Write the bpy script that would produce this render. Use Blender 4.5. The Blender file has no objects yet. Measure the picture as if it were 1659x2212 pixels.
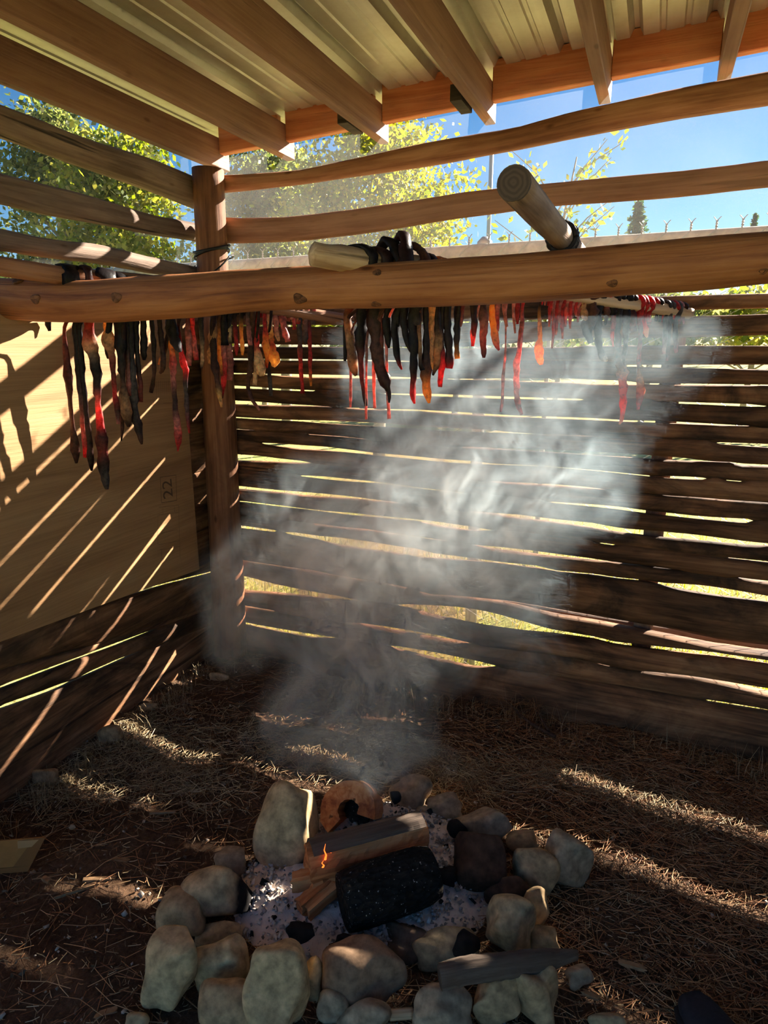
import bpy, bmesh, math, random
import numpy as np
from mathutils import Vector, Matrix

random.seed(7)
RNG = np.random.default_rng(11)
sc = bpy.context.scene

# ------------------------------------------------------------------ camera
W, H, F = 1659.0, 2212.0, 1380.0
PITCH = math.atan2(359.0, F)
YAW = math.atan2(1420 - W / 2, math.hypot(F, 359.0))
CAM = np.array([0.0, 0.0, 1.5])
_cp, _sp = math.cos(PITCH), math.sin(PITCH)
FWD = np.array([-math.sin(YAW) * _cp, math.cos(YAW) * _cp, -_sp])
RGT = np.array([math.cos(YAW), math.sin(YAW), 0.0])
UPV = np.cross(RGT, FWD)
cam_d = bpy.data.cameras.new('camera')
cam_d.sensor_fit = 'VERTICAL'
cam_d.sensor_height = 36.0
cam_d.lens = F / H * 36.0
cam_d.clip_start = 0.02
cam_d.clip_end = 500
cam = bpy.data.objects.new('camera', cam_d)
sc.collection.objects.link(cam)
M3 = Matrix((Vector(RGT), Vector(UPV), Vector(-FWD))).transposed()
cam.matrix_world = Matrix.Translation(Vector(CAM)) @ M3.to_4x4()
sc.camera = cam

# ------------------------------------------------------------------ sky, sun, exposure
SUN_AZ, SUN_EL = math.radians(30), math.radians(27.0)
SUN = np.array([math.sin(SUN_AZ) * math.cos(SUN_EL), math.cos(SUN_AZ) * math.cos(SUN_EL), math.sin(SUN_EL)])
world = bpy.data.worlds.new('sky')
sc.world = world
world.use_nodes = True
wn = world.node_tree
wn.nodes.clear()
wo = wn.nodes.new('ShaderNodeOutputWorld')
wb = wn.nodes.new('ShaderNodeBackground')
sky = wn.nodes.new('ShaderNodeTexSky')
sky.sky_type = 'NISHITA'
sky.sun_disc = False
sky.sun_elevation = SUN_EL
sky.sun_rotation = SUN_AZ
sky.altitude = 900
sky.air_density = 1.0
sky.dust_density = 0.3
sky.ozone_density = 2.5
hs = wn.nodes.new('ShaderNodeHueSaturation')
hs.inputs['Saturation'].default_value = 1.32
wn.links.new(sky.outputs[0], hs.inputs['Color'])
wn.links.new(hs.outputs[0], wb.inputs['Color'])
wb.inputs['Strength'].default_value = 0.055
wn.links.new(wb.outputs[0], wo.inputs[0])
sl = bpy.data.lights.new('sun', 'SUN')
sl.energy = 11.0
sl.angle = math.radians(0.6)
sl.color = (1.0, 0.91, 0.77)
so = bpy.data.objects.new('sun', sl)
sc.collection.objects.link(so)
so.rotation_euler = Vector(-SUN).to_track_quat('-Z', 'Y').to_euler()
so.location = Vector(SUN * 20)
vs = sc.view_settings
vs.view_transform = 'Standard'
vs.look = 'None'
vs.exposure = 1.38
vs.gamma = 1.0
vs.use_curve_mapping = False
cy = sc.cycles
cy.use_denoising = True
cy.max_bounces = 6
cy.diffuse_bounces = 3
cy.transparent_max_bounces = 8
cy.volume_bounces = 1
cy.glossy_bounces = 2
cy.transmission_bounces = 3
cy.use_adaptive_sampling = True
cy.adaptive_threshold = 0.07
cy.adaptive_min_samples = 12
cy.volume_step_rate = 0.8
cy.volume_max_steps = 128
cy.sample_clamp_indirect = 6.0
cy.caustics_reflective = False
cy.caustics_refractive = False

# ------------------------------------------------------------------ helpers
def ray(x, y):
    return FWD * F + RGT * (x - W / 2) + UPV * (H / 2 - y)
def on(x, y, ax, v):
    d = ray(x, y)
    return CAM + d * ((v - CAM[ax]) / d[ax])
def G(x, y, z=0.0):
    return on(x, y, 2, z)
def depth(p):
    return float((np.asarray(p) - CAM) @ FWD)
XL, YB = -1.90, 2.46
COL = sc.collection

def link(o, parent=None):
    COL.objects.link(o)
    if parent is not None:
        o.parent = parent
    return o
def tag(o, label, cat, group=None):
    o['label'] = label
    o['category'] = cat
    if group:
        o['group'] = group
    return o
def empty(name, loc=(0, 0, 0)):
    o = bpy.data.objects.new(name, None)
    COL.objects.link(o)
    o.empty_display_size = 0.1
    o.location = loc
    return o
def struct(name):
    o = empty(name)
    o['kind'] = 'structure'
    return o
def mesh_obj(name, verts, faces, mat, parent=None, lc=None, col=None, smooth=True, local=None):
    """verts are world coordinates; local = world location of parent empty"""
    v = np.asarray(verts, dtype=float)
    if parent is not None:
        v = v - np.array(parent.location)
    me = bpy.data.meshes.new(name)
    me.from_pydata(v.tolist(), [], [list(map(int, f)) for f in faces])
    if smooth:
        me.polygons.foreach_set('use_smooth', [True] * len(me.polygons))
    if lc is not None:
        a = me.attributes.new('lc', 'FLOAT_VECTOR', 'POINT')
        a.data.foreach_set('vector', np.asarray(lc, dtype=np.float32).ravel())
    if col is not None:
        a = me.attributes.new('tint', 'FLOAT_COLOR', 'POINT')
        c = np.asarray(col, dtype=np.float32)
        if c.shape[1] == 3:
            c = np.hstack([c, np.ones((len(c), 1), np.float32)])
        a.data.foreach_set('color', c.ravel())
    me.materials.append(mat)
    me.update()
    o = bpy.data.objects.new(name, me)
    return link(o, parent)

def big_mesh(name, V, quads, mat, parent=None, col=None, smooth=False):
    """fast path for many quads (numpy)"""
    me = bpy.data.meshes.new(name)
    V = np.asarray(V, dtype=np.float32)
    Q = np.asarray(quads, dtype=np.int32)
    if parent is not None:
        V = V - np.array(parent.location, dtype=np.float32)
    me.vertices.add(len(V))
    me.vertices.foreach_set('co', V.ravel())
    k = Q.shape[1]
    me.loops.add(Q.size)
    me.loops.foreach_set('vertex_index', Q.ravel())
    me.polygons.add(len(Q))
    me.polygons.foreach_set('loop_start', np.arange(0, Q.size, k, dtype=np.int32))
    if smooth:
        me.polygons.foreach_set('use_smooth', [True] * len(Q))
    if col is not None:
        a = me.attributes.new('tint', 'FLOAT_COLOR', 'POINT')
        c = np.asarray(col, dtype=np.float32)
        if c.shape[1] == 3:
            c = np.hstack([c, np.ones((len(c), 1), np.float32)])
        a.data.foreach_set('color', c.ravel())
    me.materials.append(mat)
    me.update(calc_edges=True)
    me.validate()
    o = bpy.data.objects.new(name, me)
    return link(o, parent)

def smooth_noise(n, k, amp, seed):
    r = np.random.default_rng(seed)
    xs = np.linspace(0, 1, max(2, k))
    ys = r.normal(0, amp, max(2, k))
    t = np.linspace(0, 1, n)
    i = np.clip((t * (len(xs) - 1)).astype(int), 0, len(xs) - 2)
    f = t * (len(xs) - 1) - i
    f = f * f * (3 - 2 * f)
    return ys[i] * (1 - f) + ys[i + 1] * f

def ring_faces(n, m, cap=True):
    fs = []
    for i in range(n - 1):
        for j in range(m):
            a, b = i * m + j, i * m + (j + 1) % m
            fs.append((a, b, b + m, a + m))
    if cap:
        fs.append(tuple(range(m))[::-1])
        fs.append(tuple(range((n - 1) * m, n * m)))
    return fs

def resample(pts, n):
    pts = np.asarray(pts, dtype=float)
    d = np.r_[0, np.cumsum(np.linalg.norm(np.diff(pts[:, :3], axis=0), axis=1))]
    t = np.linspace(0, d[-1], n)
    # Catmull-like smoothing through linear interp + box filter
    out = np.stack([np.interp(t, d, pts[:, k]) for k in range(pts.shape[1])], 1)
    if n > 8:
        sm = out.copy()
        for _ in range(2):
            sm[1:-1] = (sm[:-2] + 2 * sm[1:-1] + sm[2:]) / 4
        out = sm
    return out

def tube(name, pts, rad, mat, parent=None, seg=14, n=None, rough=0.0, seed=0, flat=1.0, up=(0, 0, 1), knob=0.0, taper_end=False, dome=0.0, col=None):
    """log or stick: pts world centres, rad scalar or list; flat squeezes along the second frame axis"""
    pts = np.asarray(pts, dtype=float)
    rad = np.full(len(pts), rad) if np.isscalar(rad) else np.asarray(rad, dtype=float)
    n = n or max(len(pts), 10)
    pr = resample(np.hstack([pts, rad[:, None]]), n)
    c, r = pr[:, :3], pr[:, 3]
    T = np.gradient(c, axis=0)
    T /= np.linalg.norm(T, axis=1)[:, None]
    up = np.asarray(up, dtype=float)
    rg = np.random.default_rng(seed)
    th = np.linspace(0, 2 * np.pi, seg, endpoint=False)
    ph = rg.uniform(0, 6.28, 6)
    L = np.r_[0, np.cumsum(np.linalg.norm(np.diff(c, axis=0), axis=1))]
    V, LC = [], []
    for i in range(n):
        A = np.cross(up, T[i]); A /= max(1e-6, np.linalg.norm(A))
        B = np.cross(T[i], A)
        k = 1.0
        if rough:
            k = 1 + rough * (np.sin(2 * th + ph[0] + L[i] * 5) * .5 + np.sin(3 * th + ph[1] - L[i] * 9) * .35 + np.sin(5 * th + ph[2] + L[i] * 21) * .22 + rg.normal(0, .18, seg))
        rr = r[i] * k
        V.append(c[i] + (np.cos(th) * rr)[:, None] * A * flat + (np.sin(th) * rr)[:, None] * B)
        LC.append(np.stack([np.full(seg, L[i]) + ph[3] * 3, np.cos(th) * rr + ph[4], np.sin(th) * rr + ph[5]], 1))
    V = np.concatenate(V); LC = np.concatenate(LC)
    fs = ring_faces(n, seg, True)
    if dome:
        # domed / rough ends: fan to centre points
        fs = fs[:-2]
        for s, i in ((-1, 0), (1, n - 1)):
            V = np.vstack([V, c[i] + T[i] * s * dome * r[i]])
            LC = np.vstack([LC, [L[i] + ph[3] * 3, ph[4], ph[5]]])
            k = len(V) - 1
            b = i * seg
            for j in range(seg):
                f = (b + (j + 1) % seg, b + j, k) if s < 0 else (b + j, b + (j + 1) % seg, k)
                fs.append(f)
    cc = None
    if col is not None:
        cc = np.tile(np.array(col), (len(V), 1))
    o = mesh_obj(name, V, fs, mat, parent, LC, cc)
    for p in o.data.polygons:
        if len(p.vertices) > 4:
            p.use_smooth = False
    return o

def box_verts(a, b):
    (x0, y0, z0), (x1, y1, z1) = a, b
    V = [(x0, y0, z0), (x1, y0, z0), (x1, y1, z0), (x0, y1, z0), (x0, y0, z1), (x1, y0, z1), (x1, y1, z1), (x0, y1, z1)]
    Fc = [(3, 2, 1, 0), (4, 5, 6, 7), (0, 1, 5, 4), (1, 2, 6, 5), (2, 3, 7, 6), (3, 0, 4, 7)]
    return V, Fc
def bevel(o, w, seg=2):
    m = o.modifiers.new('bevel', 'BEVEL')
    m.width = w
    m.segments = seg
    m.limit_method = 'ANGLE'
    return o

# ------------------------------------------------------------------ materials
def newmat(name):
    m = bpy.data.materials.new(name)
    m.use_nodes = True
    nt = m.node_tree
    nt.nodes.clear()
    out = nt.nodes.new('ShaderNodeOutputMaterial')
    b = nt.nodes.new('ShaderNodeBsdfPrincipled')
    nt.links.new(b.outputs[0], out.inputs[0])
    return m, nt, b, out
def nd(nt, t, **kw):
    n = nt.nodes.new(t)
    for k, v in kw.items():
        if k in n.inputs.keys():
            n.inputs[k].default_value = v
        else:
            setattr(n, k, v)
    return n
def ramp(nt, stops, src):
    r = nt.nodes.new('ShaderNodeValToRGB')
    e = r.color_ramp.elements
    while len(e) > 1:
        e.remove(e[-1])
    e[0].position = stops[0][0]
    e[0].color = (*stops[0][1], 1) if len(stops[0][1]) == 3 else stops[0][1]
    for p, c in stops[1:]:
        x = e.new(p)
        x.color = (*c, 1) if len(c) == 3 else c
    nt.links.new(src, r.inputs[0])
    return r.outputs[0]
def vmul(nt, src, s):
    n = nd(nt, 'ShaderNodeVectorMath', operation='MULTIPLY')
    nt.links.new(src, n.inputs[0])
    n.inputs[1].default_value = s
    return n.outputs[0]
def mix(nt, fac, a, b, mode='MIX'):
    n = nt.nodes.new('ShaderNodeMix')
    n.data_type = 'RGBA'
    n.blend_type = mode
    for sock, v in ((n.inputs[0], fac), (n.inputs[6], a), (n.inputs[7], b)):
        if hasattr(v, 'is_output'):
            nt.links.new(v, sock)
        elif isinstance(v, (int, float)):
            sock.default_value = v
        else:
            sock.default_value = (*v, 1) if len(v) == 3 else v
    return n.outputs[2]
def bump(nt, b, h, strength=0.4, dist=0.01):
    n = nd(nt, 'ShaderNodeBump', Strength=strength, Distance=dist)
    nt.links.new(h, n.inputs['Height'])
    nt.links.new(n.outputs[0], b.inputs['Normal'])
def noise(nt, vec, scale, detail=4, rough=.55, dist=0.0):
    n = nd(nt, 'ShaderNodeTexNoise', Scale=scale, Detail=detail, Roughness=rough, Distortion=dist)
    nt.links.new(vec, n.inputs['Vector'])
    return n.outputs['Fac']
def attr(nt, name):
    n = nd(nt, 'ShaderNodeAttribute', attribute_name=name)
    return n
def objrand_vec(nt, vec):
    oi = nd(nt, 'ShaderNodeObjectInfo')
    m = nd(nt, 'ShaderNodeMath', operation='MULTIPLY')
    nt.links.new(oi.outputs['Random'], m.inputs[0])
    m.inputs[1].default_value = 37.0
    a = nd(nt, 'ShaderNodeVectorMath', operation='ADD')
    nt.links.new(vec, a.inputs[0])
    nt.links.new(m.outputs[0], a.inputs[1])
    return a.outputs[0]

def wood(name, dark, mid, light, soot=0.0, rough=.75, grain=1.0, crack=.5, knots=.5, use_lc=True, swap=None, bump_s=.5, hue_var=.12):
    """log / sawn timber: grain runs along x of the lc attribute (or of object coordinates)"""
    m, nt, b, out = newmat(name)
    if use_lc:
        v = attr(nt, 'lc').outputs['Vector']
    else:
        v = nd(nt, 'ShaderNodeTexCoord').outputs['Object']
    v = objrand_vec(nt, v)
    g = noise(nt, vmul(nt, v, (2.2 * grain, 55, 55)), 1.0, 5, .6, .6)
    big = noise(nt, vmul(nt, v, (2.5, 9, 9)), 1.0, 4, .6, .3)
    s = nd(nt, 'ShaderNodeMath', operation='ADD')
    nt.links.new(g, s.inputs[0]); nt.links.new(big, s.inputs[1])
    h = nd(nt, 'ShaderNodeMath', operation='MULTIPLY'); nt.links.new(s.outputs[0], h.inputs[0]); h.inputs[1].default_value = .5
    c = ramp(nt, [(.38, dark), (.5, mid), (.61, light)], h.outputs[0])
    oi = nd(nt, 'ShaderNodeObjectInfo')
    hsv = nd(nt, 'ShaderNodeHueSaturation')
    mr = nd(nt, 'ShaderNodeMapRange'); nt.links.new(oi.outputs['Random'], mr.inputs[0])
    mr.inputs[3].default_value = 1 - hue_var; mr.inputs[4].default_value = 1 + hue_var
    nt.links.new(mr.outputs[0], hsv.inputs['Value']); nt.links.new(c, hsv.inputs['Color'])
    c = hsv.outputs[0]
    # drying cracks
    cr = noise(nt, vmul(nt, v, (1.1, 26, 26)), 1.0, 3, .5, .25)
    ck = ramp(nt, [(.0, (0, 0, 0)), (.30, (0, 0, 0)), (.345, (1, 1, 1)), (1, (1, 1, 1))], cr)
    c = mix(nt, crack, c, mix(nt, 1.0, c, ck, 'MULTIPLY'))
    if knots:
        vo = nd(nt, 'ShaderNodeTexVoronoi', Scale=1.0)
        nt.links.new(vmul(nt, v, (5.5, 13, 13)), vo.inputs['Vector'])
        kn = ramp(nt, [(0, (.12, .07, .045)), (.06, (.28, .17, .11)), (.10, (.75, .68, .6)), (.13, (1, 1, 1))], vo.outputs['Distance'])
        c = mix(nt, knots, c, mix(nt, 1.0, c, kn, 'MULTIPLY'))
    if soot:
        so_ = noise(nt, vmul(nt, v, (2.0, 5, 5)), 1.3, 5, .65, .8)
        sm = ramp(nt, [(.40, (0, 0, 0)), (.62, (1, 1, 1))], so_)
        f = nd(nt, 'ShaderNodeMath', operation='MULTIPLY'); nt.links.new(sm, f.inputs[0]); f.inputs[1].default_value = soot
        c = mix(nt, f.outputs[0], c, (.012, .010, .009))
    nt.links.new(c, b.inputs['Base Color'])
    b.inputs['Roughness'].default_value = rough
    b.inputs['Specular IOR Level'].default_value = .25
    hh = nd(nt, 'ShaderNodeMath', operation='MULTIPLY'); nt.links.new(g, hh.inputs[0]); nt.links.new(ck, hh.inputs[1])
    bump(nt, b, hh.outputs[0], bump_s, .006)
    return m

def plain(name, c, rough=.7, metallic=0.0, spec=.3, noise_amp=0.0, scale=20):
    m, nt, b, out = newmat(name)
    if noise_amp:
        v = nd(nt, 'ShaderNodeTexCoord').outputs['Object']
        f = noise(nt, v, scale, 5, .6)
        cc = ramp(nt, [(.3, tuple(x * (1 - noise_amp) for x in c)), (.7, tuple(min(1, x * (1 + noise_amp)) for x in c))], f)
        nt.links.new(cc, b.inputs['Base Color'])
        bump(nt, b, f, .3, .004)
    else:
        b.inputs['Base Color'].default_value = (*c, 1)
    b.inputs['Roughness'].default_value = rough
    b.inputs['Metallic'].default_value = metallic
    b.inputs['Specular IOR Level'].default_value = spec
    return m

def tinted(name, rough=.8, translucent=0.0, spec=.2, noise_s=0, noise_a=.3, gloss=None):
    """colour comes from the per-vertex tint of the thing itself"""
    m, nt, b, out = newmat(name)
    c = attr(nt, 'tint').outputs['Color']
    if noise_s:
        v = nd(nt, 'ShaderNodeTexCoord').outputs['Object']
        f = noise(nt, v, noise_s, 4, .6)
        k = ramp(nt, [(.3, (1 - noise_a,) * 3), (.7, (1 + noise_a,) * 3)], f)
        c = mix(nt, 1.0, c, k, 'MULTIPLY')
        bump(nt, b, f, .35, .004)
    nt.links.new(c, b.inputs['Base Color'])
    b.inputs['Roughness'].default_value = rough
    b.inputs['Specular IOR Level'].default_value = spec
    if translucent:
        t = nd(nt, 'ShaderNodeBsdfTranslucent')
        hs_ = nd(nt, 'ShaderNodeHueSaturation')
        hs_.inputs['Saturation'].default_value = 1.35
        hs_.inputs['Value'].default_value = 2.6
        nt.links.new(c, hs_.inputs['Color'])
        nt.links.new(hs_.outputs[0], t.inputs['Color'])
        ms = nd(nt, 'ShaderNodeMixShader')
        ms.inputs[0].default_value = translucent
        nt.links.new(b.outputs[0], ms.inputs[1])
        nt.links.new(t.outputs[0], ms.inputs[2])
        nt.links.new(ms.outputs[0], out.inputs[0])
    return m

M_BEAM = wood('peeled_log', (.175, .056, .021), (.34, .125, .045), (.44, .185, .072), rough=.6, crack=.85, knots=.85, bump_s=.8)
M_POLE = wood('pole_wood', (.20, .08, .04), (.36, .16, .085), (.47, .235, .135), rough=.7, crack=.8, knots=.7, bump_s=.9)
M_GREY = wood('weathered_pole', (.11, .07, .05), (.20, .135, .10), (.29, .205, .155), rough=.8, crack=.8, knots=.6, bump_s=.9)
M_SLAT = wood('milled_slat', (.24, .115, .07), (.34, .175, .115), (.41, .22, .145), rough=.75, crack=.3, knots=.25)
M_SLAB = wood('sooty_slab', (.10, .045, .022), (.26, .125, .06), (.40, .21, .105), soot=.8, rough=.8, crack=.7, knots=.4, hue_var=.25)
M_RAFT = wood('rafter_lumber', (.19, .092, .062), (.25, .132, .092), (.30, .165, .118), rough=.65, crack=.1, knots=.45, grain=.6)
M_FASC = wood('red_stained_board', (.38, .12, .05), (.52, .19, .08), (.60, .26, .12), rough=.6, crack=.2, knots=.4)
M_DARKW = wood('dark_block', (.03, .02, .015), (.06, .04, .03), (.10, .07, .05), knots=0)
M_PALE = wood('pale_peeled', (.40, .24, .13), (.62, .43, .26), (.76, .56, .37), crack=.6, knots=.4, rough=.7)

# ================================================================== SETTING: back wall
wall_back = struct('wall_back')
GAPS = [
 [(470,640,0),(1300,640,0),(1540,628,6),(1659,622,6)],
 [(500,703,2),(650,704,3),(740,704,3),(1000,696,2),(1300,690,5),(1404,686,6),(1475,677,12),(1659,672,11)],
 [(524,745,4),(600,747,4),(740,747,3),(800,750,1),(960,751,3),(1030,751,3),(1100,746,6),(1239,741,15),(1260,738,14),(1470,738,14),(1659,735,20)],
 [(515,776,3),(606,777,3),(740,778,2),(860,780,2),(900,781,0),(1300,788,0),(1358,790,2),(1433,791,4),(1470,791,5),(1659,793,9)],
 [(511,807,2),(535,807,1),(587,809,3),(645,811,5),(675,812,5),(746,813,5),(800,815,4),(869,816,3),(930,817,0),(988,819,1),(1090,819,3),(1131,821,6),(1220,821,8),(1280,825,9),(1345,826,8),(1390,829,3),(1659,832,2)],
 [(510,836,5),(560,838,3),(600,841,2),(650,843,2),(675,844,1),(700,845,0),(799,850,0),(820,850,1),(886,852,2),(937,853,4),(1060,858,4),(1160,861,3),(1272,864,2),(1280,864,0),(1420,868,0),(1430,869,2),(1520,872,3),(1620,876,4),(1659,878,0)],
 [(512,869,7),(560,871,7),(600,873,5),(650,875,3),(680,876,2),(715,878,1),(740,880,0),(760,881,2),(800,883,3),(850,885,3),(895,886,4),(960,890,5),(1060,896,4),(1120,899,3),(1200,902,4),(1280,905,4),(1350,909,3),(1450,912,4),(1550,917,3),(1624,920,1),(1640,921,0)],
 [(514,902,2),(600,907,2),(660,909.5,3),(690,911,5),(750,914,6),(830,918,6),(900,923,5),(960,927,5),(1070,932,4),(1110,935,1),(1160,938,1),(1250,941,1.5),(1300,944,1),(1320,945,0),(1522,955,0),(1550,957,3),(1600,960,5),(1659,963,6)],
 [(515,927,2),(550,929,1),(570,930,0),(650,936,0),(665,938,1.5),(740,943,1.5),(795,948,1),(810,949,0),(990,964,0),(1010,965,2),(1080,968,4),(1160,972,5),(1280,979,7),(1350,983,7),(1405,987,8),(1480,992,7),(1530,996,2),(1580,998,2),(1600,1003,6),(1659,1005,5)],
 [(520,953,0),(552,956,0),(570,958,2),(600,961,5),(650,966,7),(700,969,7),(760,975,5),(810,981,4),(900,989,5),(960,995,5),(1030,999,5),(1060,1002,1.5),(1170,1006,1),(1280,1015,2),(1310,1018,2),(1415,1029,2),(1440,1030,4),(1500,1033,5),(1533,1035,3),(1536,1035,0),(1564,1037,0),(1575,1038,1),(1610,1041,1),(1617,1042,0)],
 [(519,988,13),(560,990,11),(600,994,8),(650,998,5),(680,1001,0),(1039,1037,0),(1060,1038,1),(1110,1042,3),(1200,1047,4),(1280,1053,3),(1300,1056,.7),(1440,1069,.7),(1500,1073,1.5),(1560,1079,3),(1659,1086,3)],
 [(520,1016,0),(637,1027,0),(665,1029,2),(700,1032,4),(750,1037,4),(810,1042,2),(830,1044,.8),(900,1054,.8),(1000,1065,.8),(1020,1067,0),(1181,1083,0),(1200,1085,2),(1280,1091,4),(1330,1096,5),(1400,1106,5),(1500,1118,5),(1560,1123,6),(1636,1128,8),(1639,1128,0)],
 [(526,1053,7),(600,1060,6),(650,1065,8),(700,1069,8),(760,1074,6),(850,1084,3),(885,1088,0),(993,1101,0),(1020,1104,2),(1060,1108,4),(1120,1115,10),(1200,1124,9),(1280,1134,13),(1340,1145,12),(1420,1153,14),(1500,1160,12),(1560,1167,10),(1620,1174,8),(1659,1176,5)],
 [(529,1083,2),(600,1092,3),(660,1099,1.5),(700,1104,2),(760,1110,4),(850,1119,3),(900,1124,3),(950,1132,7),(1020,1142,7),(1050,1145,2),(1090,1148,0),(1263,1169,0),(1290,1173,1),(1340,1179,2),(1344,1180,0),(1545,1202,0),(1560,1203,2),(1659,1213,3)],
 [(532,1110,0),(671,1128,.8),(690,1131,3),(740,1138,3),(800,1144,3),(880,1157,3),(960,1167,2),(1010,1174,0),(1025,1177,2),(1080,1184,7),(1150,1192,8),(1220,1200,6),(1280,1207,5),(1330,1214,3),(1400,1222,3),(1470,1231,1),(1480,1232,0),(1570,1244,0),(1590,1246,2),(1640,1254,5),(1659,1256,6)],
 [(532,1138,3),(596,1146,2),(602,1147,0),(616,1149,0),(640,1152,4),(690,1160,5),(740,1168,12),(800,1177,14),(860,1186,12),(900,1193,16),(940,1199,8),(1030,1208,5),(1080,1214,4),(1160,1223,5),(1200,1232,2),(1280,1239,2),(1330,1247,2),(1400,1254,1),(1430,1261,3),(1460,1265,8),(1520,1272,12),(1580,1281,12),(1659,1293,9)],
 [(536,1209,4),(600,1218,4),(640,1225,5),(680,1231,9),(720,1239,6),(800,1252,4),(870,1265,4),(928,1282,3),(1000,1287,4),(1100,1300,11),(1200,1320,17),(1300,1337,15),(1440,1362,18),(1560,1387,17),(1659,1399,18)],
 [(538,1260,24),(600,1270,13),(650,1278,9),(717,1288,6),(784,1299,0),(850,1307,0),(880,1309.5,5),(950,1320,20),(1000,1327,26),(1060,1338,26),(1130,1352,17),(1190,1363,6),(1280,1376,4),(1330,1388,4),(1430,1398,7),(1560,1410,10),(1659,1426,9)],
 [(538,1307,5),(600,1317,4),(616,1320,0),(751,1340,0),(780,1344,5),(830,1353,9),(900,1366,9),(950,1375,10),(1000,1384,5),(1040,1390,0),(1300,1425,0),(1659,1470,0)],
 [(539,1347,3),(600,1358,4),(680,1371,5),(730,1376,1),(745,1379,0),(840,1393,0),(860,1397,5),(880,1401,7),(950,1415,12),(1020,1430,13),(1084,1440,0),(1340,1470,0),(1361,1474,3),(1420,1480,8),(1500,1488,9),(1580,1500,12),(1659,1512,14)],
]
# the fifth-from-last pair crosses below the far right: keep the lines ordered
GAPS[18] = [(538,1307,5),(600,1317,4),(616,1320,0),(751,1340,0),(780,1344,5),(830,1353,9),(900,1366,9),(950,1375,10),(1000,1384,5),(1040,1390,0),(1200,1408,0),(1361,1444,3),(1420,1451,9),(1500,1460,10),(1580,1474,13),(1659,1490,18)]
GAPS[19] = [(539,1347,3),(600,1358,4),(680,1371,5),(730,1376,1),(745,1379,0),(840,1393,0),(860,1397,5),(880,1401,7),(950,1415,12),(1020,1430,13),(1084,1440,0),(1340,1480,0),(1500,1510,0),(1545,1516,2),(1640,1530,3),(1659,1533,2)]
YS = YB + .03
XS = np.r_[np.linspace(-1.95, .55, 64), np.linspace(.62, 1.45, 10)]
def gap_edges(g):
    lo, hi, xs, op = [], [], [], []
    for (x, y, t) in g:
        t2 = t * 1.12
        a = on(x, y - t2 / 2, 1, YS); b = on(x, y + t2 / 2, 1, YS)
        xs.append(a[0]); hi.append(a[2]); lo.append(b[2]); op.append(t)
    return [np.interp(XS, xs, hi), np.interp(XS, xs, lo), np.interp(XS, xs, op)]
E_ = [gap_edges(g) for g in GAPS]
th = np.linspace(0, 2 * np.pi, 14, endpoint=False)
def slab(name, top, bot, yc, b, seed, mat=None, parent=None, xs=None, pw=.75):
    xs = XS if xs is None else xs
    n = len(xs)
    rg = np.random.default_rng(seed)
    a = np.maximum((top - bot) / 2, .008)
    zc = (top + bot) / 2
    bb = b * (1 + smooth_noise(n, 9, .12, seed + 5))
    yy = yc + smooth_noise(n, 6, .006, seed + 9)
    V, LC = [], []
    for i in range(n):
        cs, sn = np.cos(th), np.sin(th)
        j = 1 + rg.normal(0, .02, len(th))
        y_ = yy[i] + bb[i] * np.sign(cs) * np.abs(cs) ** pw * j
        z_ = zc[i] + a[i] * np.sign(sn) * np.abs(sn) ** .9
        V.append(np.stack([np.full(len(th), xs[i]), y_, z_], 1))
        LC.append(np.stack([np.full(len(th), xs[i]), y_ - yc, z_ + seed * .37], 1))
    o = mesh_obj(name, np.concatenate(V), [f[::-1] for f in ring_faces(n, len(th))], mat or M_SLAB, parent or wall_back, np.concatenate(LC))
    return o
for k in range(len(E_) + 1):
    if k == 0:
        continue
    top = E_[k - 1][1].copy()
    closed = E_[k - 1][2] < .6
    top = top + np.where(closed, .012, 0)
    if k < len(E_):
        bot = E_[k][0] - np.where(E_[k][2] < .6, .004, 0)
    else:
        bot = np.full(len(XS), -.05)
    if k == 1:
        top = np.interp(XS, [-2, .2, 1.5], [1.66, 1.665, 1.66])
    slab('wall_slab', top, bot, YS + (.008 if k % 2 else -.006), .030 + .010 * (k > 15), 100 + k)
# weathered round log lying outside behind the lowest wide gap
lx = [1010, 1130, 1280, 1440, 1560, 1659]
ly = [1298, 1316, 1342, 1368, 1390, 1404]
pp = [on(x, y, 1, YB + .13) for x, y in zip(lx, ly)]
pp.append(pp[-1] + np.array([.8, 0, -.02]))
tube('weathered_log', pp, [.02, .032, .034, .034, .034, .034, .034], M_GREY, wall_back, rough=.12, seed=5, n=26)
# upper poles and slat of the back wall
def band(name, data, ax, v, mat, parent, b, seed, extend=None, n=40, seg=14, rough=.06):
    pts, rad = [], []
    for (x, y0, y1) in data:
        a, c = on(x, y0, ax, v), on(x, y1, ax, v)
        pts.append((a + c) / 2); rad.append(abs(a[2] - c[2]) / 2)
    if extend is not None:
        for e in extend:
            pts.append(pts[-1] + np.array(e)); rad.append(rad[-1])
    return tube(name, pts, rad, mat, parent, n=n, seg=seg, rough=rough, seed=seed, flat=b)
band('top_pole', [(455,380,420),(478,378,418),(645,370,400),(830,330,372),(945,302,356),(1120,278,325),(1215,245,305),(1360,215,275),(1505,185,250),(1659,158,228)], 1, YB + .03, M_POLE, wall_back, 1.0, 3, [(.8, 0, .03)])
band('slat', [(455,468,528),(485,470,528),(550,470,526),(650,465,522),(830,445,500),(955,422,475),(1080,405,462),(1180,398,447),(1310,382,440),(1480,368,425),(1659,348,405)], 1, YB + .03, M_SLAT, wall_back, .45, 4, [(.8, 0, .01)])
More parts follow.
